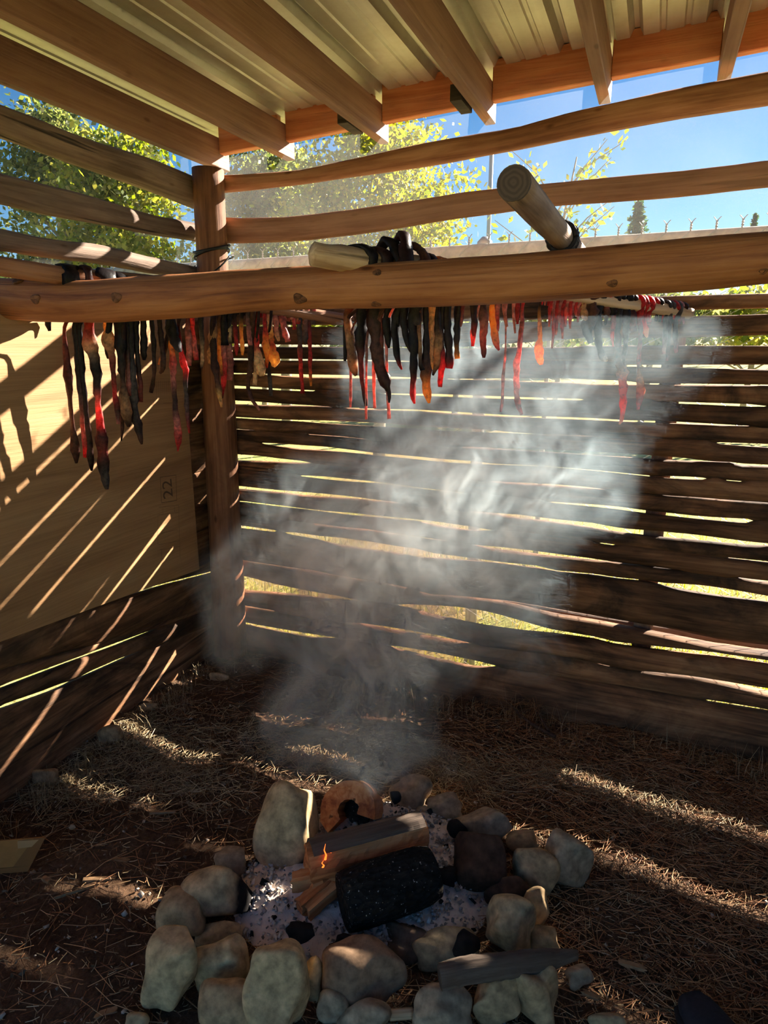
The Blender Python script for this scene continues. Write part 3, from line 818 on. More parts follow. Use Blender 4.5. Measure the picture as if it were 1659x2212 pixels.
# pole, name of look, points (x, y, width) in the photograph, colours from top to tip
ST = [
('L','very long, brown and dark with a thick tip',[(136,698,6),(141,749,7),(144,779,15),(149,827,16),(153,892,9),(159,929,11),(163,984,17),(165,1001,4)],[BR,RB,DK,BR,BR,DK]),
('L','dark with a red tip',[(160,698,10),(166,753,11),(169,808,9),(174,853,10),(177,877,9),(178,916,8),(181,938,10),(184,957,10),(183,988,6)],[BK,BK,DK,GY,BR,PK,RD,RD]),
('L','long black, thin and twisted',[(169,698,9),(174,743,10),(178,808,9),(183,855,8),(186,892,8),(191,929,9),(194,966,9),(197,1000,12),(198,1017,4)],[BK,BK,BK,DK,BR,DK,DK]),
('L','longest, pale fat high up, black tip',[(190,698,14),(192,730,18),(196,750,27),(204,775,14),(210,808,16),(209,845,11),(212,864,8),(215,910,13),(218,938,19),(221,975,19),(223,1003,17),(229,1040,15),(231,1057,6)],[RB,RB,FT,BK,BK,BK,PK,RD,BK,RB,BK,GY,GY]),
('L','pale at the top, red lower down',[(229,698,10),(234,734,22),(238,755,16),(243,771,10),(246,827,8),(248,855,8),(252,873,11),(254,899,10),(256,916,6)],[TN,TN,TN,RB,RB,BRD,DK,DK,PK]),
('L','short black',[(231,730,9),(232,755,10),(234,775,5)],[BK,DK]),
('L','broad black, tan fat near its wide tip',[(258,698,20),(260,743,19),(262,771,14),(265,827,10),(268,860,14),(272,890,24),(277,910,16),(278,922,6)],[BK,BK,BK,BR,TN,DK,DK]),
('L','black with a thin hooked tail',[(264,860,7),(265,905,8),(264,930,7),(262,952,3)],[DK,BR,DK]),
('L','dark with a pale pink stretch',[(272,698,10),(275,771,10),(277,827,9),(281,855,7)],[BK,DK,PK,RB]),
('L','blue-black with a bulging lower end',[(279,698,14),(281,743,13),(286,800,12),(289,845,13),(290,892,11),(297,920,15),(303,944,10),(306,960,3)],[BK,BK,GY,GY,DK,DK,BR]),
('L','thin dark, wine red tip',[(291,698,12),(295,753,9),(300,808,8),(304,836,8),(304,868,8)],[BK,BK,DK,RB,RB]),
('L','short black with a flared foot',[(309,694,10),(310,735,10),(311,770,14),(311,778,4)],[BK,BK,BK]),
('L','thin black, bending to the left',[(327,694,6),(331,727,13),(332,764,7),(334,794,6),(331,824,6),(326,848,7)],[BK,BK,DK,BR,DK]),
('L','brown with a bent flap at its foot',[(344,691,9),(348,735,9),(352,772,8),(354,794,14),(345,806,5)],[DK,DK,BR,BR]),
('L','thick black, ragged',[(368,690,16),(374,727,22),(385,750,14),(389,760,8)],[BK,BK,GY]),
('L','brown, slanting to the left',[(364,722,12),(352,765,9),(344,788,5)],[BK,BR,TN]),
('L','long red with a curved glossy tip',[(366,700,8),(369,742,8),(373,772,13),(374,817,11),(376,846,8),(379,884,9),(383,914,12),(386,951,12),(384,975,2)],[OR,OR,RD,PK,DK,DK,PK,RD,RD]),
('L','bright red at the middle, dark thread below',[(385,700,8),(391,764,8),(400,794,14),(405,806,10),(399,814,6),(402,850,8),(405,900,7),(409,936,3)],[DK,BRD,BRD,DK,GY,GY,RD]),
('L','pinkish red, narrow',[(405,694,8),(408,735,11),(409,790,8)],[RB,PK,PK]),
('L','bright red, short',[(414,692,8),(416,722,9),(420,745,10),(424,778,7)],[BRD,BRD,PK,RD]),
('L','narrow dark, white fleck of fat',[(433,690,9),(437,735,8),(437,779,6),(435,795,4)],[BK,GY,FT,BK]),
('L','brown sheathed in tan fat',[(460,688,12),(460,735,13),(454,779,11),(452,786,5)],[BR,TN,TN]),
('L','broad brown, yellow fat at its tip',[(458,720,10),(462,782,12),(466,800,16),(472,840,10),(476,866,8),(479,880,4)],[DK,DK,BR,BR,YL,TN]),
('L','slim orange',[(472,700,6),(473,755,6),(475,780,7),(480,812,5)],[BR,OR,OR,RB]),
('L','red above a black pointed end',[(483,700,8),(483,762,8),(484,800,12),(483,830,9),(480,860,3)],[BK,PK,RD,BRD,BK]),
('L','lumpy pink',[(493,720,8),(494,758,9),(498,790,14),(496,822,8)],[BK,PK,RB,PK]),
('L','plain black, straight',[(482,684,13),(485,746,12)],[BK,BK]),
('L','black with a pale patch',[(493,684,10),(495,730,10),(498,742,6)],[BK,FT,BK]),
('L','thin red',[(505,690,8),(509,720,6),(512,760,8),(511,768,3)],[BK,RD,RD]),
('L','glowing amber yellow',[(521,690,6),(521,720,8),(524,760,8),(523,767,3)],[BK,OR,YL,OR]),
('L','narrow pink beside the amber one',[(535,680,8),(538,720,9),(541,746,7)],[GY,PK,PK]),
('L','vivid red with pale cream fat below',[(552,690,9),(553,720,12),(552,750,10),(556,765,14),(561,790,18),(567,812,10)],[RD,RD,BRD,FT,FT,FT]),
('L','thin curling brown tail',[(543,720,10),(542,760,10),(541,800,10),(534,830,6),(540,858,8),(555,878,6),(561,886,3)],[BR,DK,BR,BR,BR,PK]),
('L','small knob of pale fat',[(553,760,5),(551,812,9),(550,832,8)],[DK,FT,FT]),
('L','red running into orange fat',[(571,672,7),(573,720,8),(575,745,14),(577,770,6),(576,795,4)],[RD,RD,OR,OR,RD]),
('L','big lump of orange fat',[(581,672,9),(583,700,8),(583,722,14),(585,745,12),(590,765,18),(594,782,22),(590,792,9)],[PK,FT,OR,RD,OR,YL,FT]),
('L','dark grey hanging rag',[(580,740,5),(580,790,5),(583,830,8),(585,855,6)],[DK,BK,GY,GY]),
('L','pale pink, first of a row of thin ones',[(594,672,8),(597,712,9),(602,737,5)],[PK,PK,FT]),
('L','pale pink with a flared foot',[(604,672,8),(611,705,8),(623,738,12)],[RD,PK,PK]),
('L','slim pink',[(612,672,7),(617,720,7),(618,730,3)],[PK,PK]),
('L','very short pink',[(627,671,7),(631,690,6)],[PK,PK]),
('L','short red, slim',[(634,671,6),(636,712,6)],[PK,RD]),
('L','short red with a cream side',[(642,671,8),(644,700,8)],[FT,RD]),
('L','long thin, red lower half',[(646,690,9),(648,745,8),(649,790,7),(654,850,6)],[GY,GY,BRD,RD]),
('L','dark grey, straight',[(658,671,9),(660,730,10),(659,745,3)],[PK,GY,GY]),
('L','long thin, red and orange, last on the pole',[(668,675,8),(669,748,7),(670,800,6),(672,834,3)],[GY,RD,RD,OR]),
('L','short grey at the pole end',[(672,672,9),(675,700,8)],[PK,GY]),
('L','ragged brown scrap near the frame edge',[(97,690,12),(104,704,10),(107,715,4)],[BK,BK]),
('L','tiny brown scrap near the frame edge',[(70,688,7),(73,702,4)],[BR,DK]),
('L','tiny reddish scrap at the frame edge',[(20,686,12),(18,702,5)],[RB,DK]),
('M','brown and tan, ragged, first on the pole',[(746,668,12),(750,690,14),(757,727,13),(758,762,18),(761,795,18),(769,812,6)],[BR,BR,TN,BR,TN,BR]),
('M','thin black hanging left of the brown ragged one',[(743,690,6),(745,715,8),(746,760,7),(745,780,4)],[DK,BK,BK]),
('M','black and broad, thinning to a long dark red tail',[(782,668,22),(781,710,22),(778,755,18),(780,772,9),(781,815,8),(788,860,7),(791,877,5)],[BK,BK,BK,RB,RB,DK,BK]),
('M','widest of all, dark brown, with a knotted black tip',[(807,668,30),(811,727,24),(814,762,20),(822,797,21),(832,832,19),(841,842,9),(842,860,10),(840,870,4)],[BK,BR,BR,DK,DK,BK,BK]),
('M','narrow brown behind the widest one',[(820,670,10),(825,745,8),(826,752,3)],[BR,RB,BR]),
('M','black, leaf shaped with a point',[(837,668,16),(837,718,19),(840,745,8),(840,752,3)],[BK,BK,BK]),
('M','short black, blunt',[(857,668,14),(860,700,8),(861,706,4)],[BK,BK]),
('M','black with a curled foot',[(852,690,13),(855,745,14),(857,770,12),(864,790,8),(868,798,3)],[BK,BK,BK,BK,RD]),
('M','black, curving right to a thin end',[(871,668,15),(876,720,14),(884,752,9),(892,766,4)],[BK,BK,BK,BR]),
('M','long straight black, glossy red tip',[(888,690,14),(893,730,15),(894,780,14),(893,815,13),(891,850,11),(892,862,9),(896,872,4)],[BK,BK,BK,DK,RD,RD,BRD]),
('M','black wrinkled clump',[(898,668,24),(899,695,20),(900,703,8)],[BK,BK,GY]),
('M','small brown and dark',[(904,703,8),(907,745,8),(906,775,6),(912,800,9)],[BR,TN,DK,BK]),
('M','dark blade glowing amber at its tip',[(919,668,9),(921,727,10),(920,762,14),(919,815,18),(923,850,14),(927,871,4)],[BK,BK,BK,BR,OR,OR]),
('M','tan, sheathed in fat, orange tip',[(932,668,13),(930,727,13),(931,780,9),(932,798,5)],[TN,TN,TN,OR]),
('M','black with a folded flap of fat',[(945,668,14),(946,715,14),(944,736,20),(944,780,12),(938,806,8),(935,811,4)],[BK,BK,TN,BK,BK]),
('M','glossy dark red, curved like a chili',[(953,690,6),(955,755,8),(955,785,12),(952,815,11),(950,836,6)],[BK,DK,RD,RD,RD]),
('M','black, swelling to a red foot',[(965,667,15),(967,720,14),(971,762,13),(972,785,17),(970,796,10)],[BK,BK,DK,DK,RD]),
('M','black with a yellow and red tip',[(988,667,11),(987,718,12),(986,750,8),(988,775,8)],[BK,BK,DK,OR]),
('M','small, red beside the yellow tipped one',[(998,667,8),(996,700,6),(995,706,3)],[RB,PK]),
('M','dark wine red, pointed',[(1023,664,14),(1024,700,14),(1024,726,5)],[DK,DK,RD]),
('M','translucent pink behind the pointed wine red one',[(1033,664,5),(1021,718,10),(1021,748,6)],[PK,PK,RD]),
('M','dark red with a grey rounded foot',[(1042,664,12),(1046,704,16),(1042,724,10),(1046,760,13),(1045,773,5)],[DK,PK,RB,RB]),
('M','orange pink, backlit',[(1062,662,9),(1066,707,11),(1071,742,12),(1078,757,4)],[OR,OR,PK,BRD]),
('M','thin red beside the orange pink one',[(1074,662,8),(1075,690,8),(1074,716,6)],[PK,RD,PK]),
('M','short slim pink, slightly slanting',[(1088,663,8),(1091,685,6),(1095,706,4)],[PK,PK]),
('M','thread-thin pink, long',[(1093,664,3),(1092,765,3),(1088,800,5),(1086,826,5),(1086,860,5),(1082,890,4)],[PK,PK,PK,PK,RD]),
('M','thin red, hanging in the smoke',[(1108,662,6),(1110,690,5),(1113,720,3)],[PK,PK]),
('M','short broad red',[(1116,662,9),(1118,690,9),(1118,700,4)],[RD,RD]),
('M','very long deep pink, wavering',[(1128,662,6),(1128,700,9),(1123,735,8),(1123,758,8),(1115,784,11),(1116,834,9),(1116,860,9),(1122,885,9),(1127,896,5)],[RD,PK,RD,PK,PK,PK,RD,RD]),
('M','bright orange slab, backlit',[(1164,665,4),(1166,700,7),(1167,735,7),(1163,755,17),(1168,780,15),(1170,788,5)],[DK,OR,OR,OR,OR]),
('M','broad black, left of the hooked one',[(1272,651,26),(1274,690,24),(1267,714,18),(1277,741,9)],[BR,BR,BK,BK]),
('M','flap of tan fat',[(1259,655,13),(1261,680,13),(1267,692,5)],[TN,TN]),
('M','black, hooked to the right at its foot',[(1291,651,18),(1291,707,15),(1292,728,10),(1296,760,11),(1305,777,13),(1312,780,6)],[BK,BK,BK,BK,TN]),
('M','short grey brown with a thin tail',[(1309,648,7),(1312,676,11),(1307,702,3)],[PK,BR,BK]),
('M','short black, square cut',[(1324,648,14),(1323,681,10)],[BK,BK]),
('M','thin ragged scarlet',[(1327,670,8),(1324,715,7),(1322,727,5),(1325,749,4)],[DK,BRD,BRD]),
('M','longest scarlet, tan fat above a bright red tail',[(1336,646,14),(1337,690,11),(1331,718,11),(1336,734,11),(1333,768,11),(1334,786,10),(1345,800,22),(1347,815,14),(1345,822,15),(1346,855,13),(1345,895,8),(1344,905,7),(1338,917,3)],[BK,BK,BK,BR,BR,BR,TN,BRD,BRD,BRD,BRD,OR]),
('M','narrow grey black, straight',[(1352,648,18),(1352,672,14),(1352,707,11),(1351,758,9),(1346,785,4)],[BK,BK,GY,GY,BR]),
('M','thick red brown, short',[(1363,650,10),(1365,690,15),(1366,705,14),(1368,718,10)],[DK,RB,RB]),
('M','long red, thin waist and horn shaped tip',[(1378,642,10),(1380,684,11),(1384,705,7),(1383,735,7),(1380,777,7),(1379,795,4),(1380,808,6),(1385,830,15),(1383,855,12),(1380,870,10),(1378,885,4)],[RD,RB,RB,RD,BR,TN,TN,RB,RD,BRD]),
('M','flame orange with a yellow foot',[(1386,642,9),(1387,686,8),(1392,705,11),(1397,724,8),(1398,729,3)],[RD,BRD,OR,OR]),
('M','dark red, glossy, near the bare stretch of pole',[(1398,648,12),(1397,680,12),(1402,702,6)],[RD,DK,RD]),
('M','small curled red',[(1411,652,8),(1413,668,8)],[RD,RB]),
('M','black wrap, beside the bare stretch of pole',[(1418,652,12),(1421,676,10)],[BK,BK]),
('M','curved red, draped over the pole end',[(1452,656,8),(1459,675,8),(1455,690,4)],[RD,RD]),
('M','red brown, over the pole end',[(1463,660,9),(1466,680,8),(1468,700,6)],[PK,RB]),
('M','grey, hanging under the pole end',[(1437,680,8),(1437,730,9),(1434,765,6)],[GY,GY,PK]),
('M','dark, thin, under the pole end',[(1445,682,9),(1444,740,8),(1441,780,4)],[GY,DK,RB]),
('M','dark with a bright red foot, under the pole end',[(1459,690,10),(1459,735,11),(1461,762,5)],[GY,DK,RD]),
('M','last one, at the very end of the pole',[(1472,664,8),(1476,690,6),(1477,700,3)],[DK,RD]),
('M','thin pale pink, far back, left of the widest one',[(757,700,4),(758,835,5),(757,880,4)],[BR,PK,PK]),
('M','thin pale pink below the long dark red tail',[(793,700,4),(791,830,4),(791,906,5)],[BR,PK,PK]),
('M','pale pink, speckled, behind the widest one',[(806,700,6),(806,780,6),(809,882,5)],[BR,PK,PK]),
('M','pink, behind and below the knotted black tip',[(834,690,5),(836,830,5),(841,905,6)],[PK,PK,PK]),
]
for i, x in enumerate((1188, 1195, 1202, 1209, 1216, 1224, 1231, 1237, 1243, 1249, 1256)):
    l = (48, 95, 66, 40, 74, 48, 52, 30, 26, 38, 18)[i]
    nm = ('slim pale red, first of the bunch', 'long thin red in the bunch', 'red with a bent foot in the bunch', 'straight slim red in the bunch', 'red with a pale foot in the bunch', 'vivid red, thick, in the bunch', 'red in the right half of the bunch', 'short curved red in the bunch', 'short pale red in the bunch', 'slim red in the bunch, second from its right edge', 'tiny red at the right edge of the bunch')[i]
    ST.append(('M', nm, [(x, 658, 6), (x + random.uniform(-2, 2), 658 + l * .6, 6), (x + random.uniform(-3, 2), 658 + l, 3)], [PK if i % 2 else RD, BRD if i in (5, 6, 8) else RD, PK]))

def pole_at(A, B, px):
    # point of the pole seen at image column px
    lo, hi = -.1, 1.1
    def col(t):
        d = A + (B - A) * t - CAM
        return W / 2 + F * (d @ RGT) / (d @ FWD)
    for _ in range(40):
        m = (lo + hi) / 2
        if col(m) < px: lo = m
        else: hi = m
    return A + (B - A) * lo, lo

ORD = ['first','second','third','fourth','fifth','sixth','seventh','eighth','ninth','tenth','eleventh','twelfth','thirteenth','fourteenth','fifteenth','sixteenth','seventeenth','eighteenth','nineteenth','twentieth']
seen = {}
def strip(i, pole, look, pts, cols):
    A, B = (MPA, MPB) if pole == 'M' else (LPA, LPB)
    pc, t = pole_at(A, B, pts[0][0])
    rad_p = .027
    if pc[1] < 1.61:
        pc = A + (B - A) * (1.61 - A[1]) / (B[1] - A[1])
    yy = pc[1]
    P3 = []
    for (x, y, w) in pts:
        p = on(x, y, 1, yy)
        P3.append([*p, w * depth(p) / F / 2 * 1.32])
    P3 = np.array(P3)
    T = (B - A) / np.linalg.norm(B - A)
    X = np.cross(T, (0, 0, 1)); X /= np.linalg.norm(X)
    if X[0] < 0: X = -X
    # drape over the pole: a short back side, over the top, then down the front
    top = pc + np.array([0, 0, rad_p + .004])
    w0 = P3[0, 3]
    x0 = P3[0, 0]
    dr = [[*(pc - X * (rad_p + .004) + np.array([0, 0, -.035])), w0 * .8],
          [*(pc - X * (rad_p + .004)), w0], [*(pc - X * rad_p * .6 + np.array([0, 0, rad_p * .85])), w0],
          [*(pc + X * rad_p * .3 + np.array([0, 0, rad_p + .004])), w0], [*(pc + X * rad_p * .95 + np.array([0, 0, rad_p * .4])), w0]]
    n_dr = len(dr)
    if P3[0, 2] < pc[2] + .02:
        body = P3
    else:
        body = P3[1:] if len(P3) > 2 else P3
    ALL = np.vstack([dr, body])
    CC = np.vstack([np.tile(cols[0], (n_dr, 1)), np.stack([np.interp(np.linspace(0, 1, len(body)), np.linspace(0, 1, len(cols)), [c[k] for c in cols]) for k in range(3)], 1)])
    n = max(18, 3 * len(ALL))
    R = resample(np.hstack([ALL, CC]), n)
    rg = np.random.default_rng(900 + i)
    c, r, cc = R[:, :3], np.maximum(R[:, 3], .0012), R[:, 4:7]
    seg = 9
    a = np.linspace(0, 2 * np.pi, seg, endpoint=False)
    Tn = np.gradient(c, axis=0); Tn /= np.maximum(1e-6, np.linalg.norm(Tn, axis=1))[:, None]
    tw = smooth_noise(n, 6, .32, 500 + i)
    fl_ = .42 + .12 * rg.random()
    V, CO = [], []
    for k in range(n):
        if k * len(ALL) / n < n_dr - .5:
            Aw, Bt = T, np.cross(Tn[k], T)
        else:
            Aw = RGT * math.cos(tw[k]) + np.cross(Tn[k], RGT) * math.sin(tw[k])
            Aw = Aw - Tn[k] * (Aw @ Tn[k]); Aw /= np.linalg.norm(Aw)
            Bt = np.cross(Tn[k], Aw)
        rr = r[k] * (1 + rg.normal(0, .13, seg) + .12 * math.sin(k * 1.3 + i))
        V.append(c[k] + (np.cos(a) * rr)[:, None] * Aw + (np.sin(a) * rr * fl_)[:, None] * Bt)
        CO.append(np.clip(cc[k] * (1 + rg.normal(0, .10, (seg, 1))), 0, 1))
    o = mesh_obj('meat_strip', np.concatenate(V), ring_faces(n, seg), M_MEAT, None, None, np.concatenate(CO))
    where = 'on the pole by the plywood wall' if pole == 'L' else 'on the middle drying pole'
    lab = 'meat strip ' + where + ': ' + look
    ws = lab.split()
    if len(ws) > 16:
        where = 'on the left pole' if pole == 'L' else 'on the middle pole'
        lab = 'meat strip ' + where + ': ' + look
    tag(o, lab, 'meat', 'meat strips on the left drying pole' if pole == 'L' else 'meat strips on the middle drying pole')
    return o
for i, (pole, look, pts, cols) in enumerate(ST):
    strip(i, pole, look, pts, cols)

# thick dark pieces wrapped over the pole tops above the beam
def wrap(i, A, B, t, rad, wid, thick, col, label, droop=.2, tilt=.0):
    c = A + (B - A) * t
    T = (B - A) / np.linalg.norm(B - A)
    X = np.cross(T, (0, 0, 1)); X /= np.linalg.norm(X)
    if X[0] < 0: X = -X
    Z = np.array([0, 0, 1.0])
    rg = np.random.default_rng(1300 + i)
    n, seg = 22, 8
    an = np.linspace(-.6, math.pi + .6, n)
    V, CO = [], []
    ph = rg.uniform(0, 6)
    for k in range(n):
        s = math.sin(an[k])
        R = rad * (1 + .10 * math.sin(3 * an[k] + ph))
        ctr = c + X * math.cos(an[k]) * R + Z * (s * R if s > 0 else s * R * 2.2) + T * tilt * math.cos(an[k])
        N = X * math.cos(an[k]) + Z * s
        w = wid * (1 + .22 * math.sin(2.3 * an[k] + ph * 2)) * (.55 if k in (0, n - 1) else 1)
        a = np.linspace(0, 2 * np.pi, seg, endpoint=False)
        j = 1 + rg.normal(0, .13, seg)
        V.append(ctr + (np.cos(a) * w / 2 * j)[:, None] * T + (np.sin(a) * thick / 2 * j)[:, None] * N)
        CO.append(np.tile(col, (seg, 1)) * (1 + rg.normal(0, .15, (seg, 1))))
    o = mesh_obj('meat_wrap', np.concatenate(V), ring_faces(n, seg), M_MEAT, None, None, np.clip(np.concatenate(CO), 0, 1))
    tag(o, label, 'meat', 'dark meat wrapped over the poles above the beam')
wl = ['black meat wrapped highest over the pale pole stub, nearest its end', 'second black meat wrap from the end of the pale pole stub',
      'thick black meat wrap, third along the pale pole stub', 'tall ragged meat wrap standing up at the middle of the pale stub row', 'brown meat wrap with cream edge just behind the tall ragged one',
      'glossy dark meat wrap in front of the tan flap above the beam', 'tan stiff flap of fat standing up behind the black meat wraps', 'low black meat wrap right of the tan flap', 'small black pointed wrap, last of the row on the beam']
for i, (t, rad, wid, thk, col, dr, ti) in enumerate([(.085, .034, .035, .012, BK, .2, .03), (.12, .036, .030, .014, DK, .2, .02), (.15, .052, .036, .020, BK, .3, .01), (.178, .070, .034, .020, DK, .3, -.02), (.205, .058, .028, .018, BR, .3, 0), (.23, .040, .026, .013, DK, .3, 0), (.262, .042, .022, .008, TN, .3, 0), (.295, .034, .035, .012, BK, .3, 0), (.335, .034, .03, .012, BK, .3, .01)]):
    wrap(i, MPA, MPB, t, rad, wid, thk, col, wl[i], dr, ti)
wl2 = ['black folded meat lying on the left pole end beside a dark point', 'dark pointed meat fold sticking up on the left pole', 'black meat fold with pale rim lying on the beam at left',
       'black meat lump under the left pole at the frame edge', 'cream and black meat lump, second from the left frame edge', 'small black meat lump under the left pole, third from the frame edge']
for i, (x, rad, wid, thk, col) in enumerate([(150, .030, .05, .014, BK), (185, .036, .028, .012, DK), (228, .032, .05, .016, BK)]):
    pc, t = pole_at(LPA, LPB, x)
    wrap(20 + i, LPA, LPB, t, rad, wid, thk, col, wl2[i])

# ================================================================== fire ring stones
def ico(sub):
    bm = bmesh.new()
    bmesh.ops.create_icosphere(bm, subdivisions=sub, radius=1)
    V = np.array([v.co[:] for v in bm.verts]); Fc = [[v.index for v in f.verts] for f in bm.faces]
    bm.free()
    return V, Fc
ICO = {s: ico(s) for s in (2, 3, 4)}
M_ROCK = tinted('river_stone', rough=.9, spec=.2, noise_s=38, noise_a=.42)
def rock_mesh(name, C, axes, sizes, col, seed, blocky=.3, sub=4, soot=None, parent=None):
    V, Fc = ICO[sub]
    rg = np.random.default_rng(seed)
    P = V.copy()
    # rounded block: push towards a superellipsoid, then shave a few random facets
    e = 1 - blocky * .35
    P = np.sign(P) * np.abs(P) ** e
    P /= np.maximum(1e-6, (np.abs(P) ** (2 + 3 * blocky)).sum(1) ** (1 / (2 + 3 * blocky)))[:, None]
    for _ in range(int(2 + blocky * 14)):
        nrm = rg.normal(size=3); nrm /= np.linalg.norm(nrm)
        d = rg.uniform(.66, .92)
        s = P @ nrm
        P = P - np.outer(np.maximum(0, s - d) * .85, nrm)
    ph = rg.uniform(0, 6.28, (6, 3)); fr = rg.uniform(1.2, 4.5, (6, 3))
    dn = sum(np.sin(P @ fr[k] + ph[k, 0]) * a for k, a in enumerate((.05, .04, .03, .022, .02, .015)))
    P = P * (1 + dn)[:, None]
    Wd = C + (P * sizes) @ np.array(axes)
    c = np.tile(np.array(col), (len(P), 1)) * (1 + .12 * np.sin(P @ fr[0] * 2 + ph[1, 1]))[:, None]
    if soot is not None:
        d, lim = soot
        m = np.clip(((P @ np.asarray(d, dtype=float)) - lim + dn * 1.2) * 9, 0, 1)[:, None]
        c = c * (1 - m) + np.array([.012, .011, .012]) * m
    return mesh_obj(name, Wd, Fc, M_ROCK, parent, None, np.clip(c, 0, 1))
def rock(i, cx, cy, hw, hh, rot, col, label, blocky=.3, soot=None, bury=.15, sub=4):
    a = math.radians(rot)
    U = UPV * math.cos(a) + RGT * math.sin(a)
    R_ = RGT * math.cos(a) - UPV * math.sin(a)
    g = G(cx, cy + hh * .5)
    D = depth(g)
    for _ in range(8):
        sz = np.array([hw, hh, min(hw, hh) * .8]) * D / F
        C = CAM + ray(cx, cy) * (D / F)
        ext = math.sqrt((sz[0] * R_[2]) ** 2 + (sz[1] * U[2]) ** 2 + (sz[2] * FWD[2]) ** 2)
        want = ext * (1 - bury)
        d = ray(cx, cy) / F
        D = (want - CAM[2]) / d[2]
    C = CAM + ray(cx, cy) * (D / F)
    o = rock_mesh('stone', C, [R_, U, FWD], sz, col, 2000 + i, blocky, sub, soot)
    tag(o, label, 'stone', 'stones of the fire ring')
S1 = (.48, .335, .18); S2 = (.43, .29, .155); S3 = (.34, .23, .125); SB = (.08, .042, .026); SG = (.38, .28, .18); SW = (.53, .38, .20)
ROCKS = [
(620,1792,70,98,16,S1,'tallest grey-brown stone standing upright behind the ash, sun streak down its side',.15,([.55,-.75,0],.62),.1),
(501,1866,38,33,0,SG,'small dusty grey stone tucked between the tall stone and the rounded one',.3,None,.2),
(470,1934,80,60,-12,S1,'big rounded stone at left, its right end burnt black',.2,([.97,-.2,0],.48),.15),
(395,1980,54,54,0,S2,'brown stone half hidden under the rounded black-ended stone',.3,None,.3),
(472,2015,50,26,-8,S2,'thin flat stone wedged under the black-ended stone',.4,None,.2),
(371,2090,56,78,6,SW,'tall blocky yellowish stone at the far left of the ring',.75,None,.12),
(480,2078,66,56,-14,SW,'angular stone with a sunlit corner, right of the blocky yellowish one',.75,None,.12),
(490,2178,62,54,0,S2,'stone at the bottom edge, below the angular sunlit-cornered one',.4,None,.15),
(601,2140,68,96,-8,SW,'large upright stone with a sunlit crown and a hollow low on its face',.45,None,.1),
(675,2112,21,49,0,S1,'slim upright stone squeezed beside the large upright one',.3,None,.1),
(783,2100,88,64,0,(.29,.18,.11),'large reddish-brown rounded stone at the front of the ring',.3,None,.12),
(722,2168,37,35,0,SG,'small ash-speckled stone below the reddish-brown one',.3,None,.2),
(786,2202,60,38,-4,SG,'grey stone cut by the bottom edge, under the reddish-brown one',.4,None,.2),
(955,2180,67,48,-4,SG,'ash-dusted grey stone at the bottom, left of the bark-stick stones',.35,None,.15),
(1075,2155,56,48,-24,S2,'slanting stone below the bark stick',.5,None,.15),
(1152,2147,50,60,0,S2,'wedge-shaped stone pointing down below the bark stick',.55,None,.15),
(1102,2003,56,63,-4,SW,'egg-shaped yellowish stone on the right side of the ash',.35,None,.1),
(1160,1963,28,40,-8,S2,'narrow stone leaning outside the egg-shaped one',.5,None,.15),
(1176,2035,32,30,0,S2,'small stone between the egg-shaped stone and the bark stick',.4,None,.25),
(1158,1880,47,49,0,S2,'rounded brown stone in front of the square stone at right',.35,None,.12),
(1219,1849,57,55,-6,SG,'square-cornered stone at the far right of the ring',.85,None,.12),
(1132,1823,40,26,0,S2,'low flat stone between the square stone and the long sloping one',.4,None,.2),
(1040,1792,66,42,-26,SG,'long sloping stone at the back right of the ring',.55,None,.15),
(1036,1866,56,66,-4,SB,'dark scorched stone on the right of the fire',.5,None,.12),
(1092,1926,52,34,-14,SB,'low blackened stone below the dark scorched one',.5,None,.2),
(962,1743,40,28,-10,SG,'grey stone at the back of the ring, right of the smoke',.4,None,.2),
(888,1716,44,36,0,SG,'grey stone furthest back, behind the burning logs',.35,None,.2),
(915,1756,19,13,0,SG,'little stone in front of the two back stones',.4,None,.2),
(877,2033,46,40,0,(.16,.10,.065),'brown stone lying in the ash near the front',.5,None,.3),
(965,2052,70,42,-8,S2,'broad ash-covered stone above the bark stick',.4,None,.3),
(296,2206,26,17,0,S2,'small round stone at the bottom left, apart from the ring',.2,None,.3),
(1310,2208,40,18,-6,S2,'flat stone at the bottom edge, right of the ring',.3,None,.3),
(1255,2110,30,22,-6,SG,'half buried flat stone just right of the bark stick end',.4,None,.5),
(236,1587,30,20,-4,S2,'half buried pale rock by the foot of the left wall',.4,None,.3),
(325,1527,20,11,0,S2,'small flat rock near the left wall, behind the first ground sun patch',.4,None,.3),
(472,1465,21,13,0,S2,'rock on the floor in front of the corner post',.4,None,.3),
(503,1399,14,8,0,S3,'left of two pale rocks at the foot of the corner post',.4,None,.3),
(527,1397,13,7,0,S3,'right of two pale rocks at the foot of the corner post',.4,None,.3),
(97,1676,27,17,0,S2,'rock half hidden in dry grass near the left edge',.4,None,.4),
(156,1786,7,5,0,SG,'pebble on bare earth right of the cardboard',.3,None,.3),
]
for i, r in enumerate(ROCKS):
    rock(i, *r[:7], r[7], r[8], r[9], sub=4 if r[2] > 40 else 3)

